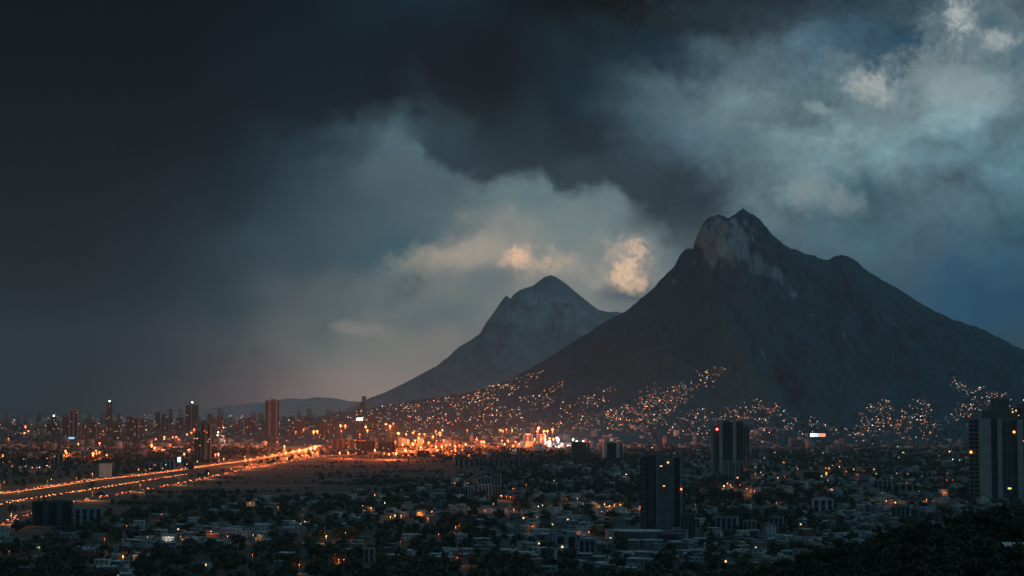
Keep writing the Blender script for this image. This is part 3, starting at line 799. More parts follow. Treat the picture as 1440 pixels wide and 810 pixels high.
FAR = [
 (22, 31, 598, 615, 'slim grey tower at the far left edge of the skyline, half lost in haze', 'grey', '', 2, 4, None),
 (46, 54, 600, 616, 'squat grey tower left of the tower with a white roof light', 'grey', '', 2, 5, None),
 (65, 71.5, 596, 617, 'low dark tower beside the tower topped by a white roof light', 'dark', 'l', 2, 3, None),
 (71.5, 78, 587, 617, 'narrow dark tower with a single white light on its roof', 'dark', '', 2, 4, 'w'),
 (86, 95.5, 585, 616, 'dark tower with a roof mast, touching the pale twin finned tower', 'dark', 'l', 2, 3, 'm'),
 (96.5, 109, 576, 616, 'tall pale tower with a bright vertical fin down each side', 'pale', 'lr', 2, 3, None),
 (112, 122.5, 596, 622, 'mid height pale walled tower right of the tall pale finned one', 'brown', 'l', 2, 3, None),
 (125, 135.5, 594, 621, 'dark glass tower with one pale fin along its right edge', 'dark', 'r', 3, 3, None),
 (137, 148, 600, 624, 'lower tower washed orange by a lamp at its foot', 'brown', '', 3, 9, None),
 (149, 157, 567, 612, 'thin black tower with a brilliant white light on its very top', 'dark', '', 2, 6, 'w'),
 (160, 168.5, 596, 620, 'dim brown block just right of the thin black tower', 'brown', '', 2, 7, None),
 (177, 185.5, 586, 620, 'leftmost and tallest of three adjoining hazy slab towers', 'brown', '', 2, 3, None),
 (186.5, 193.5, 588, 620, 'middle one of three adjoining hazy slab towers', 'grey', '', 2, 3, None),
 (195, 203, 588.5, 620, 'rightmost of three adjoining hazy slab towers', 'brown', 'l', 2, 4, None),
 (217.5, 224.5, 580, 605, 'slender hazy tower standing apart above the bright orange street', 'grey', '', 2, 2, None),
 (227, 235.5, 583, 604, 'hazy tower with a pale central fin and small roof mast', 'brown', 'c', 2, 3, 'm'),
 (247, 256.5, 588, 606, 'low hazy tower left of the pair with the pale spine', 'brown', '', 2, 3, None),
 (260, 278, 570, 606, 'broad dark tower with a pale central spine and mast light', 'dark', 'c', 4, 3, 'mw'),
 (295, 303, 588, 616, 'dim tower behind the near dark pair beside the highway', 'grey', '', 2, 5, None),
 (304, 313, 585.5, 613, 'greenish lit tower above the right end of the orange street', 'grey', '', 2, 8, None),
 (329, 336, 592, 610, 'small hazy tower between the dark pair and the tall lone tower', 'grey', '', 2, 3, None),
 (343, 356.5, 588, 611, 'wide hazy tower with pale left corner, left of the lone tower', 'brown', 'l', 3, 4, None),
 (372, 391.5, 563.5, 617, 'tall lone tower of dark bands with two pale edge fins', 'dark', 'LR', 5, 0, None),
 (413, 429, 592, 616, 'plain block tower right of the tall lone tower', 'brown', '', 3, 5, None),
 (447, 463, 595, 616, 'pale hazy slab among the lamps at the highway end', 'brown', '', 2, 6, None),
 (465, 473, 587, 616, 'hazy tower just left of a dark narrow one, amid orange lamps', 'brown', '', 2, 5, None),
 (473.5, 479.5, 593, 618, 'narrow near black tower lit orange behind by a bright lamp', 'dark', '', 1, 1, None),
 (500, 512, 589, 618, 'dark tower crowned by a glowing white sign', 'dark', '', 2, 2, 's'),
 (520.5, 527.5, 583, 607, 'slim brown tower right of the one with the white sign', 'brown', '', 2, 3, None),
 (544, 553, 604, 622, 'short dark tower beneath the cluster of orange lamps', 'dark', '', 2, 2, None),
 (736, 749, 611, 629, 'tapering grey block with a red sign along its top', 'grey', '', 2, 1, 'e'),
 (755, 768, 611, 629, 'grey block under the brightest cluster of lamps before the mountain', 'grey', '', 2, 1, None),
 (1296, 1303, 598, 614, 'faint blue tower at the foot of the right hand hillside lights', 'blue', '', 2, 3, None),
 (1312, 1325, 601, 614, 'faint wide blue tower left of the big stepped tower', 'blue', '', 2, 2, None),
]
for f in FAR:
    far_ = block(*f[:4], f[4], f[5], f[6], f[7], f[8], f[9], yaw=((f[0] * 7) % 5 - 2) * 0.09)
block(272.6, 281.5, 607, 650, 'nearer dark tower, lower left half of the pair beside the highway', 'dark', 'r', 2, 5, None)
block(281.8, 295, 596, 650, 'nearer dark tower with pale middle fin, taller half of the pair beside the highway', 'dark', 'cr', 3, 4, None)
block(804, 825, 622.5, 643.5, 'wide dark block with a pale end wall, left of the pale slab', 'dark', '', 5, 0, None, floors=8)
block(825.2, 830, 623, 643.5, 'narrow pale stair tower on the end of the wide dark block', 'pale', '', 1, 0, None)
block(848, 871, 622, 648.5, 'pale grey slab block with a dark centre stripe', 'white', '', 1, 0, None, yaw=0.12)
block(871.3, 876, 623, 648.5, 'thin white end block attached to the pale grey slab', 'white', '', 1, 0, None)

# ---- the dark tower with the balconies
def custom(name, label, cx, yb, D=None, ground=None):
    X, D, zb = ground_hit(cx, yb) if D is None else (at_depth(cx, yb, D)[0], D, 0.0)
    e = empty(name, (X, D, zb), face_cam(X, D)); tag(e, label, 'tower')
    s = math.hypot(X, D) / FPX
    return e, (lambda p: (p - cx) * s), (lambda q: (yb - q) * s), s, X, D
def add_windows(e, cols, z0, z1, n, yf, m=glass, nm='window', d=.12, hfrac=.55, lit=0.0, rnd=random.Random(5), most=100):
    """windows one by one, sharing one mesh per column; past MOST the rest are one part"""
    rest = MB(); cnt = 0
    for (a, b) in cols:
        h = (z1 - z0) / n
        me = MB().box(a, b, -d, .0, 0, h * hfrac).mesh(nm, [m])
        for k in range(n):
            z = z0 + h * (k + .22)
            if cnt < most:
                o = link(nm, me, e, (0, yf, z)); cnt += 1
                if rnd.random() < lit:
                    o.material_slots[0].link = 'OBJECT'; o.material_slots[0].material = rnd.choice([lit_warm, lit_orange])
            else:
                rest.box(a, b, yf - d, yf, z, z + h * hfrac)
    if rest.v: tag(rest.build('more_windows', m, e), kind='stuff')
e, lx, lz, s, X, D = custom('tower', 'tall dark tower with stacked balconies and pale corner fins, nearest of the high rises', 930, 752)
FOOT.append((X, D + 12, 42))
MB().box(lx(901), lx(912), 4, 26, 0, lz(646)).box(lx(904), lx(911), 5, 24, lz(646), lz(643.5)).build('side_wing', dark_wall, e)
MB().box(lx(912.1), lx(923), 1.5, 26, 0, lz(641.5)).build('blank_slab', dark_wall, e)
MB().box(lx(923.1), lx(927.6), -.6, 25, 0, lz(640)).build('fin', pale_blue, e)
MB().box(lx(927.7), lx(948), 2.4, 27, 0, lz(647)).build('wall', mat('tower_wall', (0.15, 0.165, 0.175), .8, .2, .08), e)
MB().box(lx(948.1), lx(955.9), 4.5, 27, 0, lz(645)).build('recess_wall', dark_wall, e)
MB().box(lx(956), lx(960), -.2, 27, 0, lz(640.5)).build('fin', pale_blue, e)
MB().box(lx(930), lx(944), 6, 20, lz(646.98), lz(643)).build('plant_room', grey_wall, e)
fl = 29; z0, z1 = 2.0, lz(649)
add_windows(e, [(lx(928.6), lx(931.8)), (lx(932.6), lx(935.6)), (lx(943.6), lx(947.4))], z0, z1, fl, 2.398, lit=.01)
bal = MB().box(lx(928.2), lx(936), -.2, 2.38, 0, .35).box(lx(928.2), lx(936), -.2, -.05, .35, 1.25).mesh('balcony', [mat('balcony_concrete', (0.24, 0.25, 0.255), .85, .15, .2)])
bal2 = MB().box(lx(942.8), lx(947.9), .6, 2.38, 0, .35).box(lx(942.8), lx(947.9), .6, .75, .35, 1.25).mesh('balcony', [bal.materials[0]])
bal3 = MB().box(lx(937.5), lx(941), 1.5, 2.38, 0, .3).box(lx(937.5), lx(941), 1.5, 1.62, .3, 1.0).mesh('balcony', [bal.materials[0]])
bal4 = MB().box(lx(904.5), lx(907.6), 2.9, 3.98, 0, .3).box(lx(904.5), lx(907.6), 2.9, 3.05, .3, 1.1).mesh('balcony', [bal.materials[0]])
for k in range(fl):
    z = z0 + (z1 - z0) * k / fl
    link('balcony', bal, e, (0, 0, z)); link('balcony', bal2, e, (0, 0, z)); link('balcony', bal3, e, (0, 0, z))
    if k % 2 == 0: link('balcony', bal4, e, (0, 0, z))
MB().box(lx(938.6), lx(941), 1.2, 2.35, lz(653), lz(651.2)).build('lit_window', lit_warm, e)
MB().ball((lx(958), -1.4, lz(689)), .8).build('red_lamp', glow('red_lamp', (1, .2, .08), 6), e)
# podium with the rounded pale roof
e, lx, lz, s, X, D = custom('podium', 'low podium hall with a rounded pale flat roof at the foot of the dark tower', 900, 764)
e['category'] = 'building'; FOOT.append((X, D + 14, 34))
el = [(lx(897) + 22.5 * math.cos(t), 17 + 16 * math.sin(t)) for t in np.linspace(0, 2 * math.pi, 33)[:-1]]
MB().prism(el, 0, lz(749)).build('wall', grey_wall, e)
MB().prism([(lx(897) + (x - lx(897)) * 1.05, 17 + (y - 17) * 1.05) for x, y in el], lz(749) + .01, lz(747.6)).build('roof', roof_pale, e)
MB().box(lx(930.5), lx(962), 6, 40, 0, lz(752)).build('wing', dark_wall, e)
add_windows(e, [(lx(a), lx(a + 3.4)) for a in (933, 939, 945, 951, 957)], 1, lz(754), 2, 5.999)

# ---- the dark glass twin slab tower, its rear neighbour and its low white block
e, lx, lz, s, X, D = custom('tower', 'dark glass tower between two pale vertical piers, beyond the balcony tower', 1024, 668)
FOOT.append((X, D + 18, 50))
MB().box(lx(1000), lx(1005), 9, 34, 0, lz(591.5)).build('pale_slab', pier_render, e)
MB().box(lx(1005.1), lx(1011.6), 5, 34, 0, lz(599)).build('side_wing', dark_wall, e)
MB().box(lx(1011.7), lx(1016.5), -.8, 33, 0, lz(593.2)).build('pier', pier_render, e)
MB().box(lx(1016.6), lx(1030.6), 2.5, 33, 0, lz(594.5)).build('wall', dark_wall, e)
MB().box(lx(1030.7), lx(1035.5), -.8, 33, 0, lz(591)).build('pier', pier_render, e)
MB().box(lx(1035.6), lx(1045.4), 4, 33, 0, lz(594)).build('side_wing', dark_wall, e)
MB().box(lx(1018), lx(1026), 8, 22, lz(594.49), lz(591.8)).build('plant_room', pale_blue, e)
add_windows(e, [(lx(1017.2), lx(1019.4)), (lx(1020.2), lx(1023.2)), (lx(1024), lx(1027)), (lx(1027.8), lx(1030))], 10, lz(596), 25, 2.498)
add_windows(e, [(lx(1036.4), lx(1039.6)), (lx(1041), lx(1044.6))], 10, lz(597), 22, 3.998)
MB().ball((lx(1009), 3.8, lz(604.5)), 2.0).build('red_lamp', beacon_red, e)
block(1045.8, 1054.5, 599, 662, 'slim dark tower standing right behind the glass tower with pale piers', 'blue', '', 2, 0, None, floors=18)
e, lx, lz, s, X, D = custom('apartment_block', 'low pale ribbed block at the foot of the dark glass tower', 1029, 675)
e['category'] = 'building'; FOOT.append((X, D + 12, 26))
MB().box(lx(1018), lx(1040), 0, 24, 0, lz(652)).build('wall', pale_blue, e)
for a in (1018.6, 1024.5, 1034.5, 1039.4): MB().box(lx(a - .9), lx(a + .9), -1.0, -.02, 0, lz(649.5)).build('pier', pale, e)
MB().box(lx(1017), lx(1045), -1.6, 24.5, lz(650.9), lz(648.8)).build('roof', pale_blue, e)
add_windows(e, [(lx(1021), lx(1023)), (lx(1026), lx(1029.5)), (lx(1030.5), lx(1033)), (lx(1036), lx(1038))], 2, lz(653), 7, -.001, lit=.05)

# ---- the big stepped tower at the right edge
e, lx, lz, s, X, D = custom('tower', 'massive stepped grey blue tower rising behind the wooded hill', 1401, 706)
FOOT.append((X, D + 18, 60))
MB().box(lx(1365.3), lx(1379.5), 3, 32, 0, lz(593)).build('side_wing', mat('balcony_wall', (0.17, 0.19, 0.2), .85, .15, .1), e)
MB().box(lx(1379.6), lx(1395.4), 0, 33, 0, lz(593)).build('shaft', pier_render, e)
MB().box(lx(1395.5), lx(1403.9), 4.5, 33, 0, lz(592)).build('recess_wall', dark_wall, e)
MB().box(lx(1404), lx(1410), 0, 33, 0, lz(593)).build('shaft', pier_render, e)
MB().box(lx(1410.1), lx(1422), 3, 33, 0, lz(593)).build('wall', mat('balcony_wall', (0, 0, 0)), e)
MB().box(lx(1422.1), lx(1430), 4.5, 33, 0, lz(594)).build('recess_wall', dark_wall, e)
MB().box(lx(1430.1), lx(1437.5), .5, 33, 0, lz(594.5)).build('shaft', pier_render, e)
MB().box(lx(1383.5), lx(1432), 5.2, 30, lz(593) + .02, lz(583)).build('upper_storeys', mat('upper_wall', (0.1, 0.115, 0.125), .85, .15, .1), e)
MB().box(lx(1396.5), lx(1419.6), 8, 27, lz(583) + .02, lz(566.5)).build('plant_room', mat('upper_wall', (0, 0, 0)), e)
for a in (1367.2, 1373.4): add_windows(e, [(lx(a), lx(a + 4.9))], 6, lz(595), 18, 2.998, hfrac=.62, d=.05)
add_windows(e, [(lx(1411), lx(1415.5)), (lx(1416.6), lx(1421))], 6, lz(597), 30, 2.998, hfrac=.6, lit=.04)
me = MB().box(lx(1366), lx(1379.3), 1.2, 2.9, 0, .9).mesh('balcony', [pale_blue])
for k in range(18): link('balcony', me, e, (0, 0, 6 + (lz(595) - 6) * (k + .0) / 18 - .4))
me = MB().box(lx(1410.5), lx(1421.7), 1.6, 2.9, 0, .9).mesh('balcony', [pale_blue])
for k in range(30): link('balcony', me, e, (0, 0, 6 + (lz(597) - 6) * k / 30 - .5))
for a, b, m in ((1368.7, 639, 'o'), (1426, 611.5, 'o'), (1424.6, 584.5, 'w'), (1429, 582.5, 'w')):
    MB().ball((lx(a), 1.0 if m == 'o' and a < 1400 else 4.0, lz(b)), 1.5 if m == 'o' else .9).build('lamp', glow('facade_lamp', (1, .25, .05), 7) if m == 'o' else lit_warm, e)
block(1433.5, 1462, 570, 706, 'second stepped tower cut by the right edge, pale strip down its side', 'grey', 'l', 3, 4, 'w', floors=30, D=3000)

# ================================================================== smaller buildings one can tell apart
LOW = [
 (138, 156, 652.5, 671, 'pale windowless box building beside the bright highway', 'white', 0, {}),
 (203, 226, 651, 662, 'long low pale depot beyond the highway, its left shed', 'lblue', 4, {}),
 (227, 244, 648, 661, 'long low pale depot beyond the highway, its taller middle shed', 'lblue', 3, {}),
 (257, 272, 650, 660, 'small shed right of the turquoise lit sign by the highway', 'grey', 3, {}),
 (23, 35, 641, 654, 'pale block above the row of lamps, first from the left frame edge', 'brown', 2, {}),
 (57, 67, 640, 653, 'pale block above the right end of the row of lamps', 'brown', 2, {}),
 (75, 88, 639, 654, 'pale beige block below the orange crossing lamps at the far left', 'cream', 2, {}),
 (43, 99, 706, 739, 'large dark hall with a pale edge line in front of the highway', 'dark', 3, dict(ratio=.35)),
 (102, 141, 715.5, 739, 'pale blue office block with rows of dark windows before the highway', 'lblue', 4, dict(floors=3, ratio=.4)),
 (465, 498, 618, 633, 'long dark hall at the end of the highway, amid orange lamps', 'dark', 4, dict(ratio=.4, yaw=.1)),
 (500, 528, 621, 635.5, 'dark hall next to the dark one at the highway end', 'brown', 4, dict(ratio=.5)),
 (531, 555, 622, 636, 'third dark hall, under the short dark tower', 'dark', 4, dict(ratio=.5)),
 (500, 518, 633.5, 640.5, 'brown shed standing before the three dark halls', 'brown', 2, dict(ratio=.6)),
 (586, 604, 634, 641, 'low shed at the front edge of the bright lamps', 'brown', 3, dict(ratio=.6)),
 (708, 735, 630, 638.5, 'long low building with a lit pale roof edge before the red signed block', 'pale', 6, dict(lit=5)),
 (747, 763, 631.5, 637.5, 'small white canopy building glowing pale green before the two grey blocks', 'white', 2, dict(lit=4)),
 (783, 800, 632, 639.5, 'small pale block left of the wide dark block', 'pale', 3, {}),
 (629.5, 641, 685, 698.5, 'rose white apartment block at the edge of the dry river bed', 'pink', 2, dict(floors=4)),
 (642, 653, 686.5, 699, 'pale blue apartment block between two white ones', 'lblue', 2, dict(floors=4)),
 (653.5, 665.5, 684.5, 699, 'white apartment block with two rows of small windows', 'white', 3, dict(floors=4)),
 (671.5, 690, 671.5, 699, 'tallest white apartment block of the cluster by the dry river bed', 'pale', 4, dict(floors=8)),
 (691, 705, 667.5, 694, 'pale blue stepped apartment block with a lamp on its face', 'lblue', 3, dict(floors=7, lit=1)),
 (673, 692, 682, 700.5, 'low white block in front of the tallest white apartment block', 'white', 4, dict(floors=5)),
 (692.5, 704, 684, 700, 'rose front block below the pale blue stepped one', 'pink', 3, dict(floors=4)),
 (1122, 1162, 663.5, 678, 'long wall like building lit orange by a lamp on its right end', 'cream', 1, dict(ratio=.3)),
 (1187, 1232, 657.5, 667, 'long low roofed hall glowing orange, right of the lit wall', 'cream', 2, dict(ratio=.4)),
 (1276, 1312, 664, 673, 'long low pale building right of the orange lit hall', 'pale', 5, dict(ratio=.3)),
 (1230, 1256, 676.5, 692, 'wide pale blue block with dark openings below the long pale building', 'lblue', 4, dict(ratio=.5, floors=3)),
 (1258, 1286, 682, 697, 'low grey blue hall beside the block with dark openings', 'blue', 3, dict(ratio=.5)),
 (1143, 1173, 703, 719, 'white modern villa with a broad flat lower storey', 'white', 3, dict(floors=2, ratio=.6)),
 (1151, 1166, 697, 702.8, 'upper storey of white villa', None, 0, {}),
 (1083, 1103, 728, 748, 'grey blue house stack at the foot of the wooded hill', 'lblue', 3, dict(floors=3)),
 (1008, 1040, 728, 752, 'wide pale blue house with flat roof left of the wooded hill', 'lblue', 4, dict(floors=3)),
 (1046, 1064, 733, 753, 'warm lit house right of the wide pale blue house', 'cream', 3, dict(floors=3)),
 (958, 978, 724, 758, 'tall pale block with square windows right of the dark balcony tower', 'grey', 4, dict(floors=7)),
 (1256, 1282, 713, 735, 'pale block half buried by trees at the edge of the wooded hill', 'blue', 4, dict(floors=4)),
 (779, 812, 754, 778, 'pale blue hall with a wide dark gateway', 'lblue', 2, dict(ratio=.6)),
 (815, 838, 760, 786, 'grey blue block right of the hall with the dark gateway', 'blue', 3, dict(floors=3)),
 (511, 527, 772, 791, 'cube house whose left wall glows red orange', 'lblue', 2, dict(floors=2)),
]
low_objs = {}
for x0, x1, yt, yb, label, wall, st, kw in LOW:
    if wall is None: continue
    kw = dict(kw); kw.setdefault('lit', 1 if (x1 - x0) < 14 else 2)
    yaw = kw.pop('yaw', ((int(x0) * 3) % 7 - 3) * .04); ratio = kw.pop('ratio', .7); lit = kw.pop('lit')
    low_objs[label] = block(x0, x1, yt, yb, label, wall, '', st, lit if yb < 690 and st else 0, None, yaw=yaw, ratio=ratio, cat='building', name='apartment_block' if 'apartment' in label else 'building', **kw)
v_ = low_objs['white modern villa with a broad flat lower storey']
MB().box(-9, 7, -4, 4, 12.2, 16.5).build('upper_storey', white_wall, v_)
MB().box(-10, 8.2, -5.2, 4.6, 16.52, 17.1).build('roof', roof_pale, v_)
MB().box(-6, 5, -4.14, -4.0, 13, 15.6).build('window', glass, v_)
# row of low pale blocks behind the dry river bed
x_ = 640.0; k_ = 0
ORD = ['first', 'second', 'third', 'fourth', 'fifth', 'sixth', 'seventh', 'eighth', 'ninth', 'tenth', 'eleventh', 'twelfth', 'thirteenth', 'fourteenth', 'fifteenth', 'sixteenth', 'seventeenth', 'eighteenth', 'nineteenth', 'twentieth']
while x_ < 748 and k_ < 18:
    w_ = 4.6 + (k_ * 37 % 5) * .5
    block(x_, x_ + w_, 643.5 + (k_ * 13 % 4) * .8, 655.5, '%s small block from the left in the pale row behind the river bed' % ORD[k_], ['lblue', 'pale', 'pink', 'blue'][k_ % 4], '', 1, 0, None, yaw=.05, cat='building', name='apartment_block', group='pale row of blocks behind the dry river bed')
    x_ += w_ + .9 + (k_ * 7 % 3) * .5; k_ += 1
# lit billboard
def billboard(px, py, w, h, z_above, label, panels):
    X, D, zb = ground_hit(px, py, z_above)
    s = D / FPX
    e = empty('billboard', (X, D, zb), face_cam(X, D)); tag(e, label, 'billboard')
    W_, H_ = w * s, h * s
    for a in (-W_ * .3, W_ * .3): MB().tube((a, .6, 0), (a, .6, z_above), .5, .5, 8).build('post', metal, e)
    MB().box(-W_ / 2, W_ / 2, 0, 1.2, z_above - H_ / 2, z_above + H_ / 2).build('board', dark_wall, e)
    for a, b, m in panels: MB().box(a * W_, b * W_, -.25, -.01, z_above - H_ * .42, z_above + H_ * .42).build('screen', m, e)
billboard(1150, 612, 22, 5, 34, 'brilliant billboard, white and blue left panel, red right panel, below the hillside lights',
          [(-.46, -.24, glow('screen_white', (1, .9, .8), 7)), (-.23, .02, glow('screen_blue', (.12, .55, 1.0), 5)), (.05, .47, glow('screen_red', (1.0, .16, .08), 3.2))])
billboard(252, 646.5, 5, 8, 20, 'turquoise and white lit sign standing over the highway depot', [(-.45, .45, glow('screen_turquoise', (.35, .9, .85), 2.6))])
billboard(100.5, 616, 8, 3, 30, 'blue lit sign at the foot of the tall pale finned tower', [(-.48, .48, glow('screen_sky', (.2, .55, .75), 1.6))])

# ================================================================== lamps
sodium = glow('sodium_lamp', (1.0, 0.27, 0.08), 8)
sodium_hot = glow('sodium_floodlight', (1.0, 0.19, 0.06), 4.2)
white_lamp = glow('white_lamp', (1.0, 0.82, 0.62), 8)
red_lamp_m = glow('red_lamp_head', (1.0, 0.13, 0.05), 9)
ember_lamp = glow('dim_sodium_lamp', (1.0, 0.22, 0.06), 5)
LD = {}
def lamp_data(power, col, rad):
    k = (round(power), col, rad)
    if k not in LD:
        l = bpy.data.lights.new('lamp', 'POINT'); l.energy = power; l.color = col; l.shadow_soft_size = rad; LD[k] = l
    return LD[k]
def street_light(pos, h, head, r, label, group, power=0.0, col=(1, .42, .14), arm=1.4, name='street_light', cat='street light'):
    e = empty(name, pos, face_cam(pos[0], pos[1])); tag(e, label, cat, group)
    MB().tube((0, 0, 0), (0, 0, h), min(.45, max(.09, r * .22)), min(.3, max(.06, r * .14)), 6).build('pole', dark_paint if h > 15 else metal, e)
    arm_o = MB().tube((0, 0, h - .1), (0, -arm, h + .15), min(.3, max(.05, r * .1)), min(.3, max(.05, r * .1)), 6).build('arm', dark_paint if h > 15 else metal, e)
    MB().ball((0, -arm, h), r, 0, .8, 8, 5).build('lamp_head', head, arm_o)
    if power:
        lo = bpy.data.objects.new('lamp', lamp_data(power, col, .25)); C.objects.link(lo); lo.parent = e; lo.location = (0, -arm, h - r - .5)
        pass
    return e
NEAR = [  # px, py, power factor, lamp kind
 (173, 782, 2.2, 's'), (147, 757, .5, 'r'), (178, 739, .4, 'r'), (227, 723, .4, 'r'), (237, 755, .3, 'w'), (242, 755.5, .3, 'w'), (297, 747.5, 1.6, 'r'), (254, 754, .4, 'r'),
 (320, 754, .3, 's'), (356, 752, .4, 's'), (355, 780, .4, 's'), (352, 707.5, 1.4, 's'), (391, 713, .4, 's'), (427, 716.5, .5, 'r'), (429, 733, .6, 's'), (459, 754, 2.4, 's'),
 (486, 749, .8, 'r'), (510, 711, .5, 's'), (522, 714.5, 1.5, 's'), (527, 695.5, .6, 's'), (541, 707, .3, 'w'), (549, 727, 1.0, 's'), (556, 725, 1.0, 's'), (564, 725, 1.0, 's'), (590, 721, .9, 'r'), (602, 729, .7, 'r'), (607, 719, .8, 'r'),
 (641, 740.5, 1.4, 'r'), (617, 751, .5, 'r'), (643, 784, 1.0, 'r'), (563, 762, .4, 'r'), (476, 787, 1.0, 'r'), (484, 787, .5, 'r'), (520, 779, 2.0, 'r'), (421, 794, .6, 's'), (658, 714, 1.2, 's'), (682, 718, .9, 'r'), (694, 708.5, .7, 'r'), (705, 697, 1.3, 'r'), (712, 698, .7, 'r'), (718, 698.5, .7, 'r'), (723, 716, .8, 'r'), (757, 712, .6, 'w'), (763, 710.5, .5, 'w'),
 (639.5, 680, .4, 's'), (658, 679.5, .6, 's'), (683, 675.5, .3, 'w'), (693, 673, .6, 's'), (721.5, 687, .8, 's'), (740, 682, .4, 's'), (755, 727, .4, 'r'), (749, 740, .5, 's'), (797, 701.5, .6, 'r'), (812, 701.5, .8, 'r'),
 (850, 709, 2.0, 'r'), (857, 711, 2.6, 's'), (864, 710, 1.2, 's'), (872, 709.5, 1.2, 'r'), (846, 719.5, .8, 'r'), (828, 748, .6, 'r'), (881, 667, .3, 'w'), (900, 712, .4, 'r'),
 (948, 637, .8, 's'), (985, 639, .3, 's'), (1018, 683, 1.8, 's'), (1023, 680, 1.2, 's'), (1027, 681.5, .8, 's'), (1041, 682, .9, 'r'), (1050, 687, 1.4, 'r'), (1056, 689, 1.4, 'r'), (1061, 690, .9, 'r'), (1062.5, 657.5, .7, 's'), (1062, 665.5, 1.0, 'r'), (1052, 651, .4, 's'), (1041, 656.5, .9, 'r'), (1070, 664, .3, 'w'), (978, 709, .5, 'r'),
 (1087, 643.5, .5, 'w'), (1102, 650, .5, 's'), (1157.5, 637, .3, 'w'), (1181, 648.5, .4, 's'), (1170.5, 654.5, .7, 's'), (1161, 658, .8, 's'), (1165.5, 658, .8, 's'), (1161.5, 665.5, 2.0, 's'), (1122, 659.5, .5, 's'), (1094, 671.5, .5, 's'), (1103, 670, .5, 'r'), (1180, 656, .3, 's'),
 (1169.5, 687, .7, 'r'), (1166, 693, .6, 'r'), (1246, 704, 1.5, 'r'), (1259, 706.5, 1.6, 's'), (1261, 666, .5, 'w'), (1275, 679.5, .7, 'r'), (1303, 702, .8, 'r'), (1329, 692.5, .6, 'r'), (1332, 665.5, .4, 'x'), (1331, 675, .3, 'x'), (1340, 675, .3, 'x'), (1092, 707, .5, 'r'), (1206, 667, .6, 'r'), (1190, 663, .5, 'r'), (1215, 662, .5, 'r'),
 (1320, 627, .6, 's'), (1321, 641, .6, 's'), (1310, 642, .4, 'w'), (1348, 620, .7, 's'), (1335, 635, .4, 'w'), (1338, 633, .4, 's'), (1355, 643, .4, 'r'), (1340, 646, .4, 'w'), (1349, 647, .3, 'w'), (1262, 628, .3, 'w'), (1270, 636, .3, 'w'), (1264, 643, .3, 'w'),
 (17, 655, .5, 's'), (28, 657, .4, 's'), (36, 656, .4, 'w'), (45, 658, .7, 's'), (52, 658, .5, 's'), (56, 657, .6, 'w'), (66, 655, .5, 's'), (70, 656.5, .4, 's'), (6, 678, .6, 'r'), (108, 672, .6, 'r'), (13, 775, .4, 'r'), (55, 770, .2, 'w'),
]
LAMP_PX = []
LM = {'s': (sodium, (1, .42, .14), 'amber'), 'r': (ember_lamp, (1, .26, .07), 'red orange'), 'w': (white_lamp, (1, .85, .65), 'white'), 'x': (red_lamp_m, (1, .1, .05), 'red')}
NEAR_POWER = 3600.0
for px_, py_, f, k in NEAR:
    h = 6.5 if py_ > 690 else 8.0
    hit = ground_hit(px_, py_, h)
    if hit is None: continue
    m, c, word = LM[k]; LAMP_PX.append((px_, py_, hit[1]))
    D = hit[1]; r = (0.20 + .10 * min(f, 2)) * (D / 1900) ** .8
    street_light(hit, h, m, r, '%s street lamp between dark trees and pale houses' % word, 'street lamps scattered through the neighbourhood', NEAR_POWER * f * (D / 1900) ** .7, c)
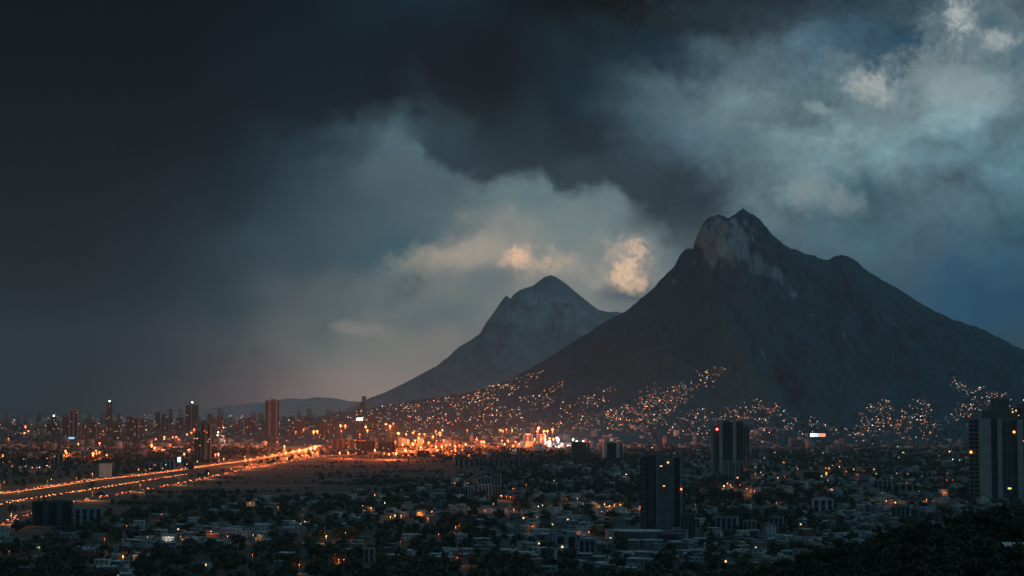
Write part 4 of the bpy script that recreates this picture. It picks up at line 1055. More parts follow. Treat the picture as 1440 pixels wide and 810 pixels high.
# the blazing belt of high masts at the mountain foot
BELT = [
 (375, 622, .35), (390, 621.5, .3), (400, 627, .5), (416, 607, .25), (427, 604, .3), (441, 606.5, 1.1), (446, 606.5, 1.3), (443, 628, 2.6), (437, 629.5, 2), (430, 632, 1.6), (479, 598, 1.2), (485.5, 598.5, 1.6), (516.5, 605, 1.4), (514, 600, .5), (543, 596, .8), (548.5, 599, 1.8), (553, 595.5, .7), (506, 611, .5), (480, 606, .5),
 (560, 609, 1.6), (571, 610, .7), (581, 608.5, 1.6), (590, 610, .6), (597, 610.5, 1.2), (589, 615, .8), (563.5, 618.5, 1.4), (568.5, 618, .6), (574, 621, .8), (566, 624, .8), (580.5, 623.5, 1.7), (584, 619.5, .6), (595, 620, .8), (603, 622, 1.2), (609, 614, .9), (613, 606, .8), (618.5, 609, 2.2), (622, 605, .6), (624, 619, .8), (570, 632, 1.3), (556, 621, .7), (553, 637, .6), (547, 638, .6), (540, 637, .5), (527, 633, .5), (557, 637.5, .8), (478, 636, .5), (490, 636.5, .5),
 (613, 628, .8), (621, 627, 1.2), (627, 626.5, 1), (633, 626, .8), (640, 627, 1.2), (646, 626, .7), (603, 632.5, .8), (592, 628.5, .6), (635, 634, .8), (640, 632, .8), (655, 624, .7), (670, 618, .6), (677, 621, 1.2), (681, 621, 1), (657, 605, .5), (703, 604.5, .8), (707, 606, 1.0), (712, 604, .6), (720, 605.5, .5), (706, 619.5, 1), (714, 619.5, 1), (710, 624, .7), (725, 621, .8), (730, 624, .6), (722, 626, .6), (755.5, 606.5, 1.6), (757.5, 601.5, 1.8), (765, 606, 1.2), (777, 604, 2.0), (770, 606, .8), (773, 616.5, 1.4), (778, 617, 1.2), (752, 617, .8), (762, 616, .5),
 (40, 606, .7), (36, 600, .5), (34, 609, .5), (92, 634, 1.4), (94, 637, .9), (90, 640, .7), (110, 624, .8), (131, 637.5, 2.2), (135, 634, 1.2), (140, 636, .9), (140, 623, 1.0), (150, 639.5, .6), (213, 626, 2.0), (217.5, 629.5, 1.8), (219, 617, .7), (231, 614.5, 1.2), (243, 615, 1.0), (248, 614.5, 1.2), (251.5, 618, .6), (263, 611, 1.1), (269, 608.5, 1.1), (273, 604, 1.2), (265, 632.5, .9), (259, 638, .8), (267, 632, .5), (293.5, 615, .9), (303, 639, .8), (307, 638, 1.1), (314, 601, .6), (314, 613.5, .9), (316, 620, .5), (12, 617, .5), (4, 640, .5), (345, 646, .8), (352, 645.5, .8), (362, 643, .4), (372, 641.5, .4), (383, 639, .4), (392, 637, .5), (402, 636, .6), (412, 634.5, 1.2), (421, 632.5, 1.4),
]
WHITE_BELT = [(783.5, 616, 1.6), (785, 618, 1.2), (790, 624, .6), (806, 618, .9), (811, 620.5, .5), (820, 620, .5), (307, 608, .6), (306, 612, .5)]
BELT_POWER = 7.0e5
for px_, py_, f in BELT + WHITE_BELT:
    wht = (px_, py_, f) in WHITE_BELT
    hh = 24.0 if py_ < 626 else 16.0
    hit = ground_hit(px_, py_, hh)
    for hh in (hh, 32, 40, 48, 56, 64, 74, 84):
        hit = ground_hit(px_, py_, hh)
        if hit is not None and hit[1] < 6900: break
    if hit is None: continue
    D = hit[1]; r = (1.8 + 2.0 * f) * D / 8000
    where = 'left of the highway, among the far towers' if px_ < 340 else ('along the far end of the highway' if px_ < 450 else 'in the blazing belt under the mountain slope')
    street_light(hit, hh, white_lamp if wht else sodium_hot, r, '%s floodlight mast %s' % ('cold white' if wht else 'glaring orange', where), 'floodlight masts glowing in the haze', BELT_POWER * f * (D / 8000) ** 1.2 * (.4 if px_ < 340 else 1), (.8, .95, 1) if wht else (1, .17, .038), arm=2.5, name='floodlight_mast', cat='floodlight')
# lamps along the highway
HP = 3.5e4
for ln, side, every, p in ((NORTH, 15.5, 7, HP * 2.2), (SOUTH, -12.5, 7, HP * .9), (SERV, 8, 8, HP * .7)):
    q = offset(ln, side)
    for k in range(0, len(q), every):
        x, y = q[k]
        if project(x, y, 11)[0] < -12 or y > 6500: continue
        street_light((x, y, 0.3), 11, sodium, .22 * (y / 3000) ** .6, 'tall sodium street lamp on the kerb of the highway', 'street lamps along the highway', p, (1, .40, .13), arm=2.6)

# ================================================================== houses of the neighbourhood
HCOL = [('white', white_wall), ('pale grey', pale), ('pale blue', blue_wall), ('cream', cream_wall), ('blue grey', pale_blue), ('terracotta', red_wall), ('grey', grey_wall)]
ROOFS = [roof_pale, roof_grey, roof_pale, roof_grey]
tank_black = mat('water_tank_plastic', (0.03, 0.03, 0.032), .5, .1, .5)
door_wood = mat('door_wood', (0.09, 0.06, 0.04), .7, .2, .5)
HV = []   # house shapes: (description, list of (part name, mesh, slot kind), width, height)
def house_shape(w, d, fl, upper=None, tank=None, wide_door=False, canopy=False):
    h = 3.1 * fl; parts = []
    a = w / 2; b = d / 2
    parts.append(('wall', MB().box(-a, a, -b, b, -1.5, h).mesh('wall', [white_wall]), 'wall'))
    r = MB().box(-a - .25, a + .25, -b - .3, b + .25, h + .005, h + .3)
    r.box(-a - .25, -a + .02, -b - .3, b + .25, h + .3, h + .75).box(a - .02, a + .25, -b - .3, b + .25, h + .3, h + .75).box(-a + .03, a - .03, b, b + .25, h + .3, h + .75)
    parts.append(('roof', r.mesh('roof', [roof_pale]), 'roof'))
    if upper:
        u0, u1, v0, v1, uh = upper
        parts.append(('upper_room', MB().box(u0, u1, v0, v1, h + .31, h + uh).mesh('upper_room', [white_wall]), 'wall'))
        parts.append(('upper_roof', MB().box(u0 - .25, u1 + .25, v0 - .4, v1 + .2, h + uh + .005, h + uh + .3).mesh('upper_roof', [roof_pale]), 'roof'))
        parts.append(('window', MB().box(u0 + .6, u0 + 2.2, v0 - .08, v0 - .001, h + .9, h + uh - .6).mesh('window', [glass]), None))
    if tank:
        tz = h + .3 if not (upper and upper[0] <= tank[0] <= upper[1] and upper[2] <= tank[1] <= upper[3]) else h + upper[4] + .3
        parts.append(('water_tank', MB().tube((tank[0], tank[1], tz + .01), (tank[0], tank[1], tz + 1.3), .65, .65, 10).tube((tank[0], tank[1], tz + 1.31), (tank[0], tank[1], tz + 1.6), .6, .25, 10).mesh('water_tank', [tank_black]), None))
    n = max(2, int(w / 3.6))
    wm = MB().box(-.75, .75, -.08, -.001, 0, 1.25).box(-.9, .9, -.16, -.001, -.16, -.02, 1).mesh('window', [glass, white_wall])
    for f in range(fl):
        for k in range(n):
            x = -a + w * (k + .5) / n
            if f == 0 and k == n // 2: continue
            parts.append(('window', wm, None, (x, -b, 3.1 * f + 1.05)))
    x = -a + w * (n // 2 + .5) / n
    dw = 1.3 if wide_door else .5
    parts.append(('garage_door' if wide_door else 'door', MB().box(x - dw, x + dw, -b - .07, -b - .001, 0, 2.3).mesh('door', [metal if wide_door else door_wood]), None))
    if canopy: parts.append(('canopy', MB().box(x - 2, x + 2, -b - 2.2, -b - .31, 2.65, 2.85).tube((x - 1.8, -b - 2, -1), (x - 1.8, -b - 2, 2.64), .1, .1, 6).tube((x + 1.8, -b - 2, -1), (x + 1.8, -b - 2, 2.64), .1, .1, 6).mesh('canopy', [roof_grey]), None))
    return parts
SH = [('long low', house_shape(19, 9, 1, None, (5, 1)), 19, 3.9), ('single storey', house_shape(12, 9, 1, (-5.8, -1, -1, 4.2, 3.0), (-3, 2)), 12, 5.6),
      ('two storey', house_shape(11, 9, 2, None, (3, 2), True), 11, 7), ('two storey', house_shape(15, 10, 2, (0, 6.5, -2, 4.5, 2.9), None), 15, 9),
      ('single storey', house_shape(14, 9, 1, None, None, False, True), 14, 3.9), ('two storey', house_shape(9, 10, 2, None, (-2, 1), False, True), 9, 7),
      ('two storey', house_shape(18, 10, 2, None, (6, 2)), 18, 7), ('three storey', house_shape(10, 9, 3, None, (2, 2)), 10, 10)]
SFEAT = ['with roof-tank', 'with roof-room', 'with wide-garage', 'with top-room', 'with door-canopy', 'with narrow-front', 'with broad-front', 'with slim-front']
LANDMARKS = [(900, 755, 'the rounded podium roof'), (930, 700, 'the dark balcony tower'), (1024, 640, 'the pale-piered glass tower'), (1400, 640, 'the big stepped tower'), (1158, 710, 'the white villa'), (1142, 671, 'the orange-lit wall'),
             (1294, 668, 'the long pale building'), (685, 690, 'the white apartment cluster'), (121, 727, 'the pale-blue office block'), (71, 722, 'the large dark hall'), (795, 765, 'the hall with gateway'), (519, 782, 'the red-glowing cube house'),
             (459, 757, 'the lone blazing lamp'), (173, 785, 'the bottom-left blazing lamp'), (857, 712, 'the orange courtyard lamps'), (355, 710, 'the river-bed lamp'), (560, 727, 'the three amber lamps'), (641, 742, 'the red roof lamp'), (297, 748, 'the red-orange corner lamp'), (815, 633, 'the wide dark block'), (1024, 740, 'the wide pale-blue house')]

POLY = np.array(FIELD_PX)
def in_poly(x, y, P=POLY):
    n = len(P); c = False; j = n - 1
    for i in range(n):
        if (P[i, 1] > y) != (P[j, 1] > y) and x < (P[j, 0] - P[i, 0]) * (y - P[i, 1]) / (P[j, 1] - P[i, 1]) + P[i, 0]: c = not c
        j = i
    return c
FA = np.array(FOOT)
ROADPTS = np.concatenate([NORTH, SOUTH, SERV])
def free(x, y, r):
    if np.any(np.hypot(FA[:, 0] - x, FA[:, 1] - y) < FA[:, 2] + r): return False
    if np.any(np.hypot(ROADPTS[:, 0] - x, ROADPTS[:, 1] - y) < 24 + r): return False
    return True
_np = [project(L_[:, 0], L_[:, 1], 0 * L_[:, 0]) for L_ in (NORTH, SOUTH, SERV)]
def hides_road(px, py, ptop):
    for i, (rx, ry) in enumerate(_np):
        if px < rx[0] - 5 or px > rx[-1]: continue
        r = np.interp(px, rx, ry)
        if ptop - 1.5 < r < py and py - r < (60 if i != 1 else 26): return True
    return False
_lp = np.array(LAMP_PX)
def hides_lamp(px, py, y, half, tall):
    k = FPX / y
    return bool(np.any((np.abs(_lp[:, 0] - px) < half * k) & (_lp[:, 1] < py + 1) & (_lp[:, 1] > py - tall * k - 1.5) & (_lp[:, 2] > y - 3)))
def wood(x, y):   # how wooded a piece of the plain is
    return float(fbm(np.array(x / 330.0 + 3), np.array(y / 480.0 + 1), 3)) + 0.05
hs_ = np.random.RandomState(5)
cand = []
cells = {}
def far_enough(x, y, r):
    i, j = int(x // 40), int(y // 40)
    for a in (-1, 0, 1):
        for b in (-1, 0, 1):
            for (u_, v2) in cells.get((i + a, j + b), ()):
                if (u_ - x) ** 2 + (v2 - y) ** 2 < r * r: return False
    return True
while len(cand) < 1750:
    y = 1400 + 3900 * hs_.rand() ** 1.15
    x = (hs_.rand() * 2 - 1) * y * .288
    px, py = (float(q) for q in project(np.array(x), np.array(y), np.array(0.0)))
    if py > 640 and px < 640 and in_poly(px, py): continue
    if x < -470 and y > 1950: continue
    if py < 668 and 560 < px < 760: continue
    wd = wood(x, y)
    if wd > 0.0 and hs_.rand() < .9: continue
    if py > 790 and hs_.rand() < .75: continue
    if px > 990 and y < 2050 and hs_.rand() < .3: continue
    if float(hill(np.array(x), np.array(y))) > -1: continue
    if hides_road(px, py, py - 9 * FPX / y) or hides_lamp(px, py, y, 9, 8): continue
    if not far_enough(x, y, 15) or not free(x, y, 8): continue
    cells.setdefault((int(x // 40), int(y // 40)), []).append((x, y))
    cand.append((x, y, px, py))
def hill_screen(px):
    return np.interp(px, [980, 1010, 1080, 1140, 1200, 1250, 1300, 1350, 1400, 1460], [815, 810, 775, 758, 745, 734, 722, 710, 702, 694])
vis = [c for c in cand if -4 < c[2] < 1444 and c[3] - 6 < hill_screen(c[2]) and c[3] < 822]
vis.sort(key=lambda c: c[1])
near = vis[:300]; nearset = set(near)
rest = [c for c in cand if c not in nearset]
HOUSES = []
def side(px, py, l):
    dx, dy = px - l[0], py - l[1]
    if abs(dx) > 1.6 * abs(dy): return 'right of' if dx > 0 else 'left of'
    return 'in front of' if dy > 0 else 'behind'
protos = {}
recs = []
for k, (x, y, px, py) in enumerate(near):
    si = hs_.choice(len(SH), p=[.12, .18, .16, .12, .14, .1, .12, .06]); ci = hs_.choice(len(HCOL), p=[.24, .18, .2, .12, .14, .06, .06])
    rz = face_cam(x, y) + .35 * math.sin(x / 300) + hs_.choice([-.9, -.25, .1, .4, .8]) * .6
    l = min(LANDMARKS, key=lambda q: (q[0] - px) ** 2 + 3 * (q[1] - py) ** 2)
    recs.append(dict(x=x, y=y, px=px, py=py, si=si, ci=ci, rz=rz, lit=hs_.rand() < .07, base='%s %s house %s, %s %s' % (HCOL[ci][0], SH[si][0], SFEAT[si], side(px, py, l), l[2])))
count = {}
for r in recs: count.setdefault(r['base'], []).append(r)
for b, rs in count.items():
    rs.sort(key=lambda r: r['px'])
    if len(rs) == 1: rs[0]['label'] = b
    elif len(rs) == 2: rs[0]['label'], rs[1]['label'] = b + ', the left one', b + ', the right one'
    else:
        for i, r in enumerate(rs): r['label'] = b + ', ' + ORD[i] + ' from left'
for r in recs:
    e = empty('house', (r['x'], r['y'], 0), r['rz'])
    w = r['label'].split()
    tag(e, ' '.join(w[:16]), 'house', 'houses of the neighbourhood between the trees')
    wm, rm = HCOL[r['ci']][1], ROOFS[(r['si'] + r['ci']) % 4]
    litn = 0; made = {}
    for p in SH[r['si']][1]:
        own = made.get('roof') if p[0] == 'water_tank' else (made.get('upper_room') if p[0] == 'upper_roof' else None)
        o = link(p[0], p[1], own or e, p[3] if len(p) > 3 else None); made[p[0]] = o
        if p[2]:
            o.material_slots[0].link = 'OBJECT'; o.material_slots[0].material = wm if p[2] == 'wall' else rm
        elif p[0] == 'window' and r['lit'] and litn < 1:
            litn += 1; o.material_slots[0].link = 'OBJECT'; o.material_slots[0].material = lit_warm
# everything farther off, as one mass
HM = [white_wall, pale, blue_wall, cream_wall, pale_blue, red_wall, grey_wall, roof_pale, roof_grey, glass]
def box_cloud(items):
    """items: x, y, z, w, d, h, rz, material -> arrays of one mesh"""
    V, F, M = [], [], []
    B = np.array([(-1, -1, 0), (1, -1, 0), (1, 1, 0), (-1, 1, 0), (-1, -1, 1), (1, -1, 1), (1, 1, 1), (-1, 1, 1)], float)
    for i, (x, y, z, w, d, h, rz, m) in enumerate(items):
        c, s = math.cos(rz), math.sin(rz)
        q = B * (w / 2, d / 2, h)
        V.append(np.stack([x + q[:, 0] * c - q[:, 1] * s, y + q[:, 0] * s + q[:, 1] * c, z + q[:, 2]], -1))
        F.append(BOXF + 8 * i); M += [m] * 6
    return np.concatenate(V), np.concatenate(F), M
items = []
for (x, y, px, py) in rest:
    w, d, h = hs_.uniform(8, 19), hs_.uniform(8, 12), hs_.choice([3.4, 3.6, 6.6, 6.8, 9.8], p=[.3, .2, .25, .17, .08])
    rz = face_cam(x, y) + hs_.uniform(-.5, .5); c = int(hs_.choice(7, p=[.22, .18, .2, .12, .16, .06, .06]))
    items.append((x, y, -.5, w, d, h + .5, rz, c)); items.append((x, y, h + .005, w + .5, d + .5, .35, rz, 7 + int(hs_.rand() < .5)))
    fx, fy = math.sin(rz), -math.cos(rz)
    for q in (-.28, .25): items.append((x + fx * (d / 2 + .04) + math.cos(rz) * q * w, y + fy * (d / 2 + .04) + math.sin(rz) * q * w, h - 2.2, 1.7, .07, 1.3, rz, 9))
    if hs_.rand() < .35: items.append((x + hs_.uniform(-2, 2), y, h + .36, w * .4, d * .5, 2.6, rz, c))
V, F, M = box_cloud(items)
tag(link('houses', np_mesh('houses', V, F, HM, M)), 'pale flat roofed houses packed across the plain beyond the nearer streets', 'houses', kind='stuff')
# the far town beyond the river bed and along the horizon
items = []
fs = np.random.RandomState(8)
for _ in range(2600):
    px = fs.uniform(-40, 1480); y = fs.uniform(5200, 9300)
    xx, yy_, _z = ray(px, 600); x = xx / yy_ * y
    py = float(project(np.array(x), np.array(y), np.array(0.))[1])
    if in_poly(px, py) or (x < -640 and x > -830) or hides_road(px, py, py - 16 * FPX / y): continue
    z = float(terrain(x, y))
    if z > 60 or not free(x, y, 6): continue
    tall = fs.rand() < .06
    h = fs.uniform(14, 32) if tall else fs.uniform(4, 11)
    items.append((x, y, z - 3, fs.uniform(9, 26), fs.uniform(9, 18), h + 3, face_cam(x, y) + fs.uniform(-.5, .5), int(fs.choice(7, p=[.12, .16, .16, .14, .2, .08, .14]))))
for _ in range(900):
    px = fs.uniform(-60, 520); y = 9300 + 11000 * fs.rand() ** 1.5
    x = ray(px, 600)[0] / ray(px, 600)[1] * y
    h = fs.uniform(6, 30) if fs.rand() < .8 else fs.uniform(30, 90)
    items.append((x, y, float(terrain(x, y)) - 3, fs.uniform(14, 34), 20, h + 3, face_cam(x, y), int(fs.choice(7))))
V, F, M = box_cloud(items)
tag(link('far_town', np_mesh('far_town', V, F, HM, M)), 'hazy mass of low roofs and blocks of the far town', 'far town', kind='stuff')

# ================================================================== trees
bark = mat('bark', (0.05, 0.04, 0.03), .95, .3, 2.0)
leaf_mats = [mat('leaves_dark', (0.062, 0.066, 0.048), .7, .45, .25, spec=.1), mat('leaves_olive', (0.085, 0.08, 0.055), .7, .45, .25, spec=.1)]
def crown_arrays(rs, n, R_, H_, z0, size, lobes=7):
    """leaf clumps spread through several overlapping lobes"""
    L = []
    for _ in range(lobes):
        a = rs.uniform(0, 2 * math.pi); q = rs.uniform(.1, .68) * R_
        L.append((q * math.cos(a), q * math.sin(a), z0 + H_ * rs.uniform(.25, .85), R_ * rs.uniform(.3, .55)))
    V = np.zeros((n * 4, 3)); 
    for i in range(n):
        cx, cy_, cz, r = L[rs.randint(len(L))]
        d = rs.normal(size=3); d /= np.linalg.norm(d)
        p = np.array([cx, cy_, cz]) + d * r * rs.uniform(.45, 1.12) * np.array([1, 1, .8])
        t1 = rs.normal(size=3); t1 /= np.linalg.norm(t1)
        t2 = np.cross(t1, d + rs.normal(size=3) * .5); t2 /= np.linalg.norm(t2) + 1e-6
        s = size * rs.uniform(.5, 1.2)
        V[i * 4:i * 4 + 4] = [p - t1 * s - t2 * s * .6, p + t1 * s * .8 - t2 * s * .7, p + t1 * s + t2 * s * .6, p - t1 * s * .7 + t2 * s * .8]
    return V, np.arange(n * 4).reshape(n, 4)
TV = []
for k in range(9):
    rs = np.random.RandomState(40 + k)
    R_, H_ = rs.uniform(3.8, 6.2), rs.uniform(5.5, 9.0); z0 = rs.uniform(1.5, 2.6)
    V, F = crown_arrays(rs, 520, R_, H_, z0, .62, 9)
    cm_ = np_mesh('crown', V, F, [leaf_mats[k % 2]])
    t = MB().tube((0, 0, -1.5), (.15, 0, z0 + H_ * .35), .32, .2, 7)
    for q in range(4):
        a = q * 1.6 + k
        t.tube((.15, 0, z0 + H_ * (.1 + .06 * q)), (R_ * .5 * math.cos(a), R_ * .5 * math.sin(a), z0 + H_ * .6), .15, .05, 5)
    TV.append((cm_, t.mesh('trunk', [bark]), R_, z0 + H_))
ts = np.random.RandomState(21)
hill_spots, plain_spots = [], []
tries = 0
while len(hill_spots) < 900 and tries < 30000:
    tries += 1
    d = 230 + 900 * ts.rand(); a = ts.uniform(-.05, .30)
    x, y = d * math.sin(a), d * math.cos(a)
    z = float(hill(np.array(x), np.array(y)))
    if z < .5: continue
    if any((x - q[0]) ** 2 + (y - q[1]) ** 2 < 22 for q in hill_spots[-400:]): continue
    px, py = (float(q) for q in project(np.array(x), np.array(y), np.array(z + 5)))
    if px < -60 or px > 1500 or py > 850: continue
    if abs(x - HOUSE_XY[0]) < 16 and -26 < y - HOUSE_XY[1] < 14: continue
    hill_spots.append((x, y, z, px, py))
near_xy = np.array([(r['x'], r['y']) for r in recs])
all_xy = np.array([(c[0], c[1]) for c in cand])
tries = 0
while len(plain_spots) < 5200 and tries < 90000:
    tries += 1
    y = 1330 + 4700 * ts.rand() ** 1.25; x = (ts.rand() * 2 - 1) * y * .29
    px, py = (float(q) for q in project(np.array(x), np.array(y), np.array(0.)))
    if in_poly(px, py) and ts.rand() > (.04 if px < 330 else .012): continue
    wd = wood(x, y)
    if wd < -.02 and ts.rand() < .5 and py < 785: continue
    if float(hill(np.array(x), np.array(y))) > -1: continue
    if hides_road(px, py, py - 11 * FPX / y) or hides_lamp(px, py, y, 6.5, 12): continue
    if np.any(np.hypot(ROADPTS[:, 0] - x, ROADPTS[:, 1] - y) < 17): continue
    if np.any(np.hypot(FA[:, 0] - x, FA[:, 1] - y) < FA[:, 2] * .55 + 3): continue
    if np.any(np.hypot(all_xy[:, 0] - x, all_xy[:, 1] - y) < 8): continue
    dxy = near_xy - (x, y)
    block_ = (dxy[:, 1] > 0) & (dxy[:, 1] < 55) & (np.abs(dxy[:, 0] - x / y * dxy[:, 1]) < 7.5)
    if block_.any() and ts.rand() < .78: continue
    plain_spots.append((x, y, 0.0, px, py))
plain_spots.sort(key=lambda q: q[1]); hill_spots.sort(key=lambda q: q[1])
pv2 = [q for q in plain_spots if -5 < q[3] < 1445 and q[4] < min(815, hill_screen(q[3]) + 2)]
hv2 = [q for q in hill_spots if -5 < q[3] < 1445 and q[4] < 815]
ind = hv2[:120] + pv2[:176]; iset = set(ind)
for q in ind:
    x, y, z, px, py = q
    onhill = z > .5
    c, t, r_, h_ = TV[ts.randint(9)]
    l = min(LANDMARKS, key=lambda w: (w[0] - px) ** 2 + 3 * (w[1] - py) ** 2)
    sc = ts.uniform(.75, 1.25) * (.72 if onhill else 1.0)
    e = empty('tree', (x, y, z), ts.uniform(0, 6.28)); e.scale = (sc, sc, sc * ts.uniform(.85, 1.1))
    tag(e, 'dark bushy tree among the trees of the wooded near hill' if onhill else 'dark round tree among the houses, %s %s' % (side(px, py, l), l[2]), 'tree', 'trees of the wooded near hill' if onhill else 'trees among the houses, %s %s' % (side(px, py, l), l[2]))
    link('crown', c, e); link('trunk', t, e)
def tree_mass(name, spots, n, size, label, big=1.0):
    V, F, o = [], [], 0
    protos_ = []
    for k in range(14):
        rs = np.random.RandomState(70 + k)
        protos_.append(crown_arrays(rs, n, rs.uniform(4, 6), rs.uniform(6, 9), .6, size, 7))
    for (x, y, z, px, py) in spots:
        v_, f_ = protos_[ts.randint(14)]
        a = ts.uniform(0, 6.28); c, s = math.cos(a), math.sin(a); sc = ts.uniform(.7, 1.2) * big
        V.append(np.stack([x + (v_[:, 0] * c - v_[:, 1] * s) * sc, y + (v_[:, 0] * s + v_[:, 1] * c) * sc, z + v_[:, 2] * sc * .95], -1)); F.append(f_ + o); o += len(v_)
    F = np.concatenate(F); mi = (np.arange(len(F)) // n) % 2
    return tag(link(name, np_mesh(name, np.concatenate(V), F, leaf_mats, mi)), label, 'trees', kind='stuff')
tree_mass('trees', [q for q in hill_spots if q not in iset], 300, .65, 'dark wood covering the near hill', .78)
tree_mass('trees', [q for q in plain_spots if q not in iset], 110, 1.0, 'dark trees filling the gaps between the houses on the plain', 1.3)
scrub = []
while len(scrub) < 1100:
    px, py = ts.uniform(150, 690), ts.uniform(641, 712)
    if not in_poly(px, py): continue
    x, y = flat(px, py)
    band = float(fbm(np.array(x / 300.), np.array(y / 90.), 3))
    if band < .26 and py > 645 and ts.rand() < .99: continue
    if hides_road(px, py, py - 5 * FPX / y) or np.any(np.hypot(ROADPTS[:, 0] - x, ROADPTS[:, 1] - y) < 17): continue
    scrub.append((x, y, -.6, px, py))
tree_mass('bushes', scrub, 40, 1.1, 'dark bushes in rows across the dry river bed', .7)
far_sp = []
while len(far_sp) < 3000:
    px = ts.uniform(-30, 1470); y = ts.uniform(4300, 8600); x = ray(px, 600)[0] / ray(px, 600)[1] * y
    py = float(project(np.array(x), np.array(y), np.array(0.))[1])
    if in_poly(px, py) or (-830 < x < -640) or hides_road(px, py, py - 13 * FPX / y): continue
    z = float(terrain(x, y))
    if z > 90: continue
    far_sp.append((x, y, z, px, py))
tree_mass('trees', far_sp, 40, 2.2, 'dark trees scattered through the far town', 1.25)

# ================================================================== the pale flat roofed house low on the near hill
hx, hy = HOUSE_XY; hz0 = float(hill(np.array(hx), np.array(hy)))
e = empty('house', (hx, hy, HOUSE_Z), face_cam(hx, hy) + .12)
tag(e, 'pale flat roof of a house among the trees of the near hill', 'house')
MB().box(-1.5, 14, 0, 12, -14, -.3).build('wall', grey_wall, e)
MB().box(-3, 15, -1.5, 13, -.295, .15).build('roof', roof_pale, e)
MB().box(0, 15.5, -6.5, -1.6, -5.6, -5.2).build('terrace_roof', roof_grey, e)
for a in (0, 4, 8): MB().box(a, a + 2.4, -.1, -.002, -4.4, -1.6).build('window', glass, e)

# ================================================================== traffic
car_paint = [mat('car_paint_silver', (.35, .36, .37), .35, .1, 1, .4), mat('car_paint_dark', (.03, .03, .035), .3, .1, 1), mat('car_paint_white', (.6, .6, .58), .35, .1, 1)]
tyre = mat('tyre_rubber', (.02, .02, .02), .9, .1, 3)
head_m = glow('car_headlight', (1.0, .26, .07), 20)
tail_m = glow('car_tail_light', (1.0, .10, .03), 10)
def car_body(m):
    b = MB().box(-.9, .9, -2.2, 2.2, .35, .95).prism([(-.8, -1.1), (.8, -1.1), (.78, 1.5), (-.78, 1.5)], .955, 1.45, 1)
    for sx in (-.93, .73):
        for y in (-1.4, 1.3): b.tube((sx, y, .33), (sx + .2, y, .33), .33, .33, 10, 2)
    return b.mesh('car', [m, glass, tyre])
BODY = [car_body(m) for m in car_paint]
HL = MB().box(-.28, .28, -.10, 0, 0, .26).mesh('headlight', [head_m])
TL = MB().box(-.25, .25, 0, .10, 0, .24).mesh('tail_light', [tail_m])
cs = np.random.RandomState(3)
def along(line):
    d = np.concatenate([[0], np.cumsum(np.linalg.norm(np.diff(line, axis=0), axis=1))])
    return d
traffic = []
for ln, lanes, gap, toward in ((NORTH, [(-9.5, 1), (-5, 1)], (5, 7.5), True), (NORTH, [(-1, 1), (2.5, 1)], (12, 45), True), (NORTH, [(5.5, 0), (9.0, 0)], (14, 60), False), (SOUTH, [(-7, 0), (-3, 0)], (16, 75), False), (SOUTH, [(2.5, 1), (6.5, 1)], (40, 160), True), (SERV, [(-3.5, 1), (1, 0), (4, 1)], (13, 50), True)):
    for o, hd in lanes:
        q = offset(ln, o); d = along(q); s = cs.uniform(0, 20)
        while s < d[-1]:
            x, y = np.interp(s, d, q[:, 0]), np.interp(s, d, q[:, 1]); x2, y2 = np.interp(s + 3, d, q[:, 0]), np.interp(s + 3, d, q[:, 1])
            px, py = (float(w) for w in project(np.array(x), np.array(y), np.array(.5)))
            if px > -8: traffic.append((x, y, math.atan2(y2 - y, x2 - x), bool(hd), px))
            jam = 1.0 if y > 4700 or 3150 < y < 4300 else 1.05
            s += cs.uniform(*gap) * jam * (1.0 if cs.rand() > .05 else 3)
traffic.sort(key=lambda c: c[1])
near_c, far_c = traffic[:300], traffic[300:]
for x, y, a, hd, px in near_c:
    # a car's front is its -Y end: towards the viewer when it shows headlights
    rz = a - math.pi / 2
    body = link('car', BODY[cs.randint(3)], None, (x, y, .16)); body.rotation_euler = (0, 0, rz)
    if hd: tag(body, 'oncoming car with glowing headlights in the dense traffic on the highway', 'car', 'oncoming cars on the highway')
    else:
        tag(body, 'car showing red tail lights on the highway beside the river bed', 'car', 'cars driving away on the highway')
    for sx in (-.58, .58):
        if hd: link('headlight', HL, body, (sx, -2.21, .55))
        else: link('tail_light', TL, body, (sx, -2.31, .62))
items = []
for x, y, a, hd, px in far_c:
    rz = a - math.pi / 2; c, s = math.cos(rz), math.sin(rz); k = (y / 3600) ** .5
    items.append((x, y, .5, 1.8, 4.3, .65, rz, int(cs.randint(3)))); items.append((x, y, 1.16, 1.6, 2.4, .5, rz, 3))
    for sx in (-.58, .58):
        items.append((x + sx * c + 2.2 * s, y + sx * s - 2.2 * c, .7, .5 * k, .12, .26 * k, rz, 4 if hd else 5))
V, F, M = box_cloud(items)
tag(link('traffic', np_mesh('traffic', V, F, car_paint + [glass, head_m, tail_m], M)), 'stream of distant cars on the far end of the highway', 'traffic', kind='stuff')

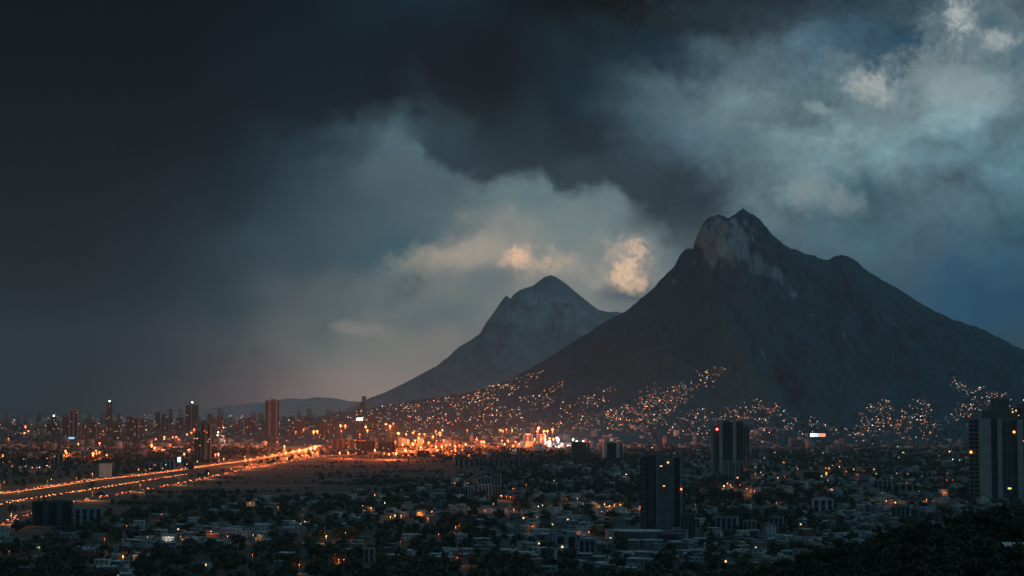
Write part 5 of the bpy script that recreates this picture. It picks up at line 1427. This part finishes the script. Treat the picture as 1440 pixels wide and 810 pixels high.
# ================================================================== the town on the mountain slopes: lamps and small houses
ls = np.random.RandomState(17)
SLOPE = [  # polygons of the lit quarters, as seen, with how many lamps
 ([(440, 592), (500, 577), (570, 566), (640, 556), (700, 545), (700, 585), (640, 600), (560, 606), (470, 604)], 420),
 ([(640, 560), (690, 541), (728, 531), (762, 520), (768, 524), (740, 545), (710, 560), (660, 572)], 130),
 ([(690, 575), (740, 555), (790, 537), (797, 548), (770, 568), (740, 580), (700, 595)], 85),
 ([(660, 585), (760, 570), (800, 562), (860, 575), (860, 606), (760, 604), (670, 606)], 190),
 ([(805, 563), (830, 552), (866, 545), (866, 552), (850, 572), (820, 574)], 60),
 ([(850, 580), (900, 560), (950, 543), (1000, 518), (1024, 513), (1018, 528), (990, 548), (960, 572), (930, 590), (860, 606)], 290),
 ([(905, 545), (930, 545), (925, 565), (895, 575)], 25),
 ([(880, 590), (980, 575), (1010, 575), (1060, 563), (1090, 568), (1130, 582), (1165, 598), (1165, 612), (1060, 612), (890, 610)], 330),
 ([(1210, 590), (1222, 566), (1245, 562), (1268, 568), (1262, 580), (1290, 560), (1303, 563), (1318, 590), (1330, 604), (1215, 608)], 210),
 ([(1326, 536), (1345, 536), (1380, 548), (1416, 553), (1424, 562), (1390, 572), (1360, 588), (1325, 598), (1330, 585), (1365, 562), (1345, 548)], 170),
 ([(1400, 560), (1440, 575), (1450, 592), (1390, 590)], 40),
 ([(1160, 600), (1220, 598), (1320, 600), (1330, 616), (1170, 614)], 70),
 ([(-10, 588), (120, 584), (330, 584), (440, 592), (440, 606), (200, 606), (-10, 606)], 330),
 ([(-10, 606), (250, 606), (440, 608), (560, 612), (560, 632), (300, 634), (-10, 640)], 120),
 ([(560, 606), (740, 606), (780, 612), (770, 632), (560, 634)], 170),
 ([(860, 612), (1340, 616), (1360, 650), (1100, 660), (860, 640)], 120),
 ([(740, 640), (1000, 650), (1340, 650), (1300, 700), (1050, 700), (760, 690)], 45),
]
lampM = [glow('far_lamp_amber', (1.0, .45, .19), 7), glow('far_lamp_orange', (1.0, .27, .09), 7), glow('far_lamp_white', (1.0, .7, .48), 6), glow('far_lamp_cool', (.75, .95, 1.0), 5), glow('far_lamp_dim', (1.0, .55, .3), 3)]
spots, hset = [], []
for poly, n in SLOPE:
    P = np.array(poly, float); k = 0; tries = 0
    while k < n and tries < n * 30:
        tries += 1
        px, py = ls.uniform(P[:, 0].min(), P[:, 0].max()), ls.uniform(P[:, 1].min(), P[:, 1].max())
        if not in_poly(px, py, P): continue
        k += 1
        if float(fbm(np.array(px / 26.), np.array(py / 14.), 3)) < -.16 and ls.rand() < .75: continue
        x, yv, z = ray(px, py)
        hit = ground_hit(px, py, 5.0) if py > 583 or px > 430 else None
        if hit is None:
            D = ls.uniform(10500, 19000); zz = CAM_Z + z / yv * D
            if zz < 2: continue
            hit = (x / yv * D, D, 0.0); top = zz
            if top > 130: continue
        else: top = hit[2] + 5.0
        spots.append((hit[0], hit[1], hit[2], top, px))
OCT = np.array([(1, 0, 0), (-1, 0, 0), (0, 1, 0), (0, -1, 0), (0, 0, 1), (0, 0, -1)], float)
OF = np.array([(0, 2, 4), (2, 1, 4), (1, 3, 4), (3, 0, 4), (2, 0, 5), (1, 2, 5), (3, 1, 5), (0, 3, 5)])
V, F, M, items = [], [], [], []
for i, (x, y, z, top, px) in enumerate(spots):
    r = (y / 9000) * ls.choice([.7, .95, 1.3, 1.8], p=[.4, .34, .18, .08])
    warm = 1 if px < 900 else .8
    m = int(ls.choice(5, p=[.32, .22 * warm, .16, .06 + .22 * (1 - warm), .24]))
    V.append(OCT * r + (x, y, top)); F.append(OF + 6 * i); M += [m] * 8
V = np.concatenate(V); F = np.concatenate(F)
tag(link('distant_street_lights', np_mesh('distant_street_lights', V, F, lampM, M)), 'countless tiny warm street lights sprinkled over the mountain foot and far town', 'street lights', kind='stuff')
for (x, y, z, top, px) in spots:
    if y > 9600: continue
    for q in range(1 if ls.rand() < .55 else 0):
        a, b = ls.uniform(-30, 30), ls.uniform(-25, 25)
        zz = float(terrain(x + a, y + b))
        items.append((x + a, y + b, zz - 5, ls.uniform(7, 14), 8, ls.uniform(3.5, 7) + 5, face_cam(x, y) + ls.uniform(-.6, .6), int(ls.choice(7))))
V, F, M = box_cloud(items)
tag(link('hillside_houses', np_mesh('hillside_houses', V, F, HM, M)), 'small pale houses climbing the foot of the mountain between the lights', 'houses', kind='stuff')
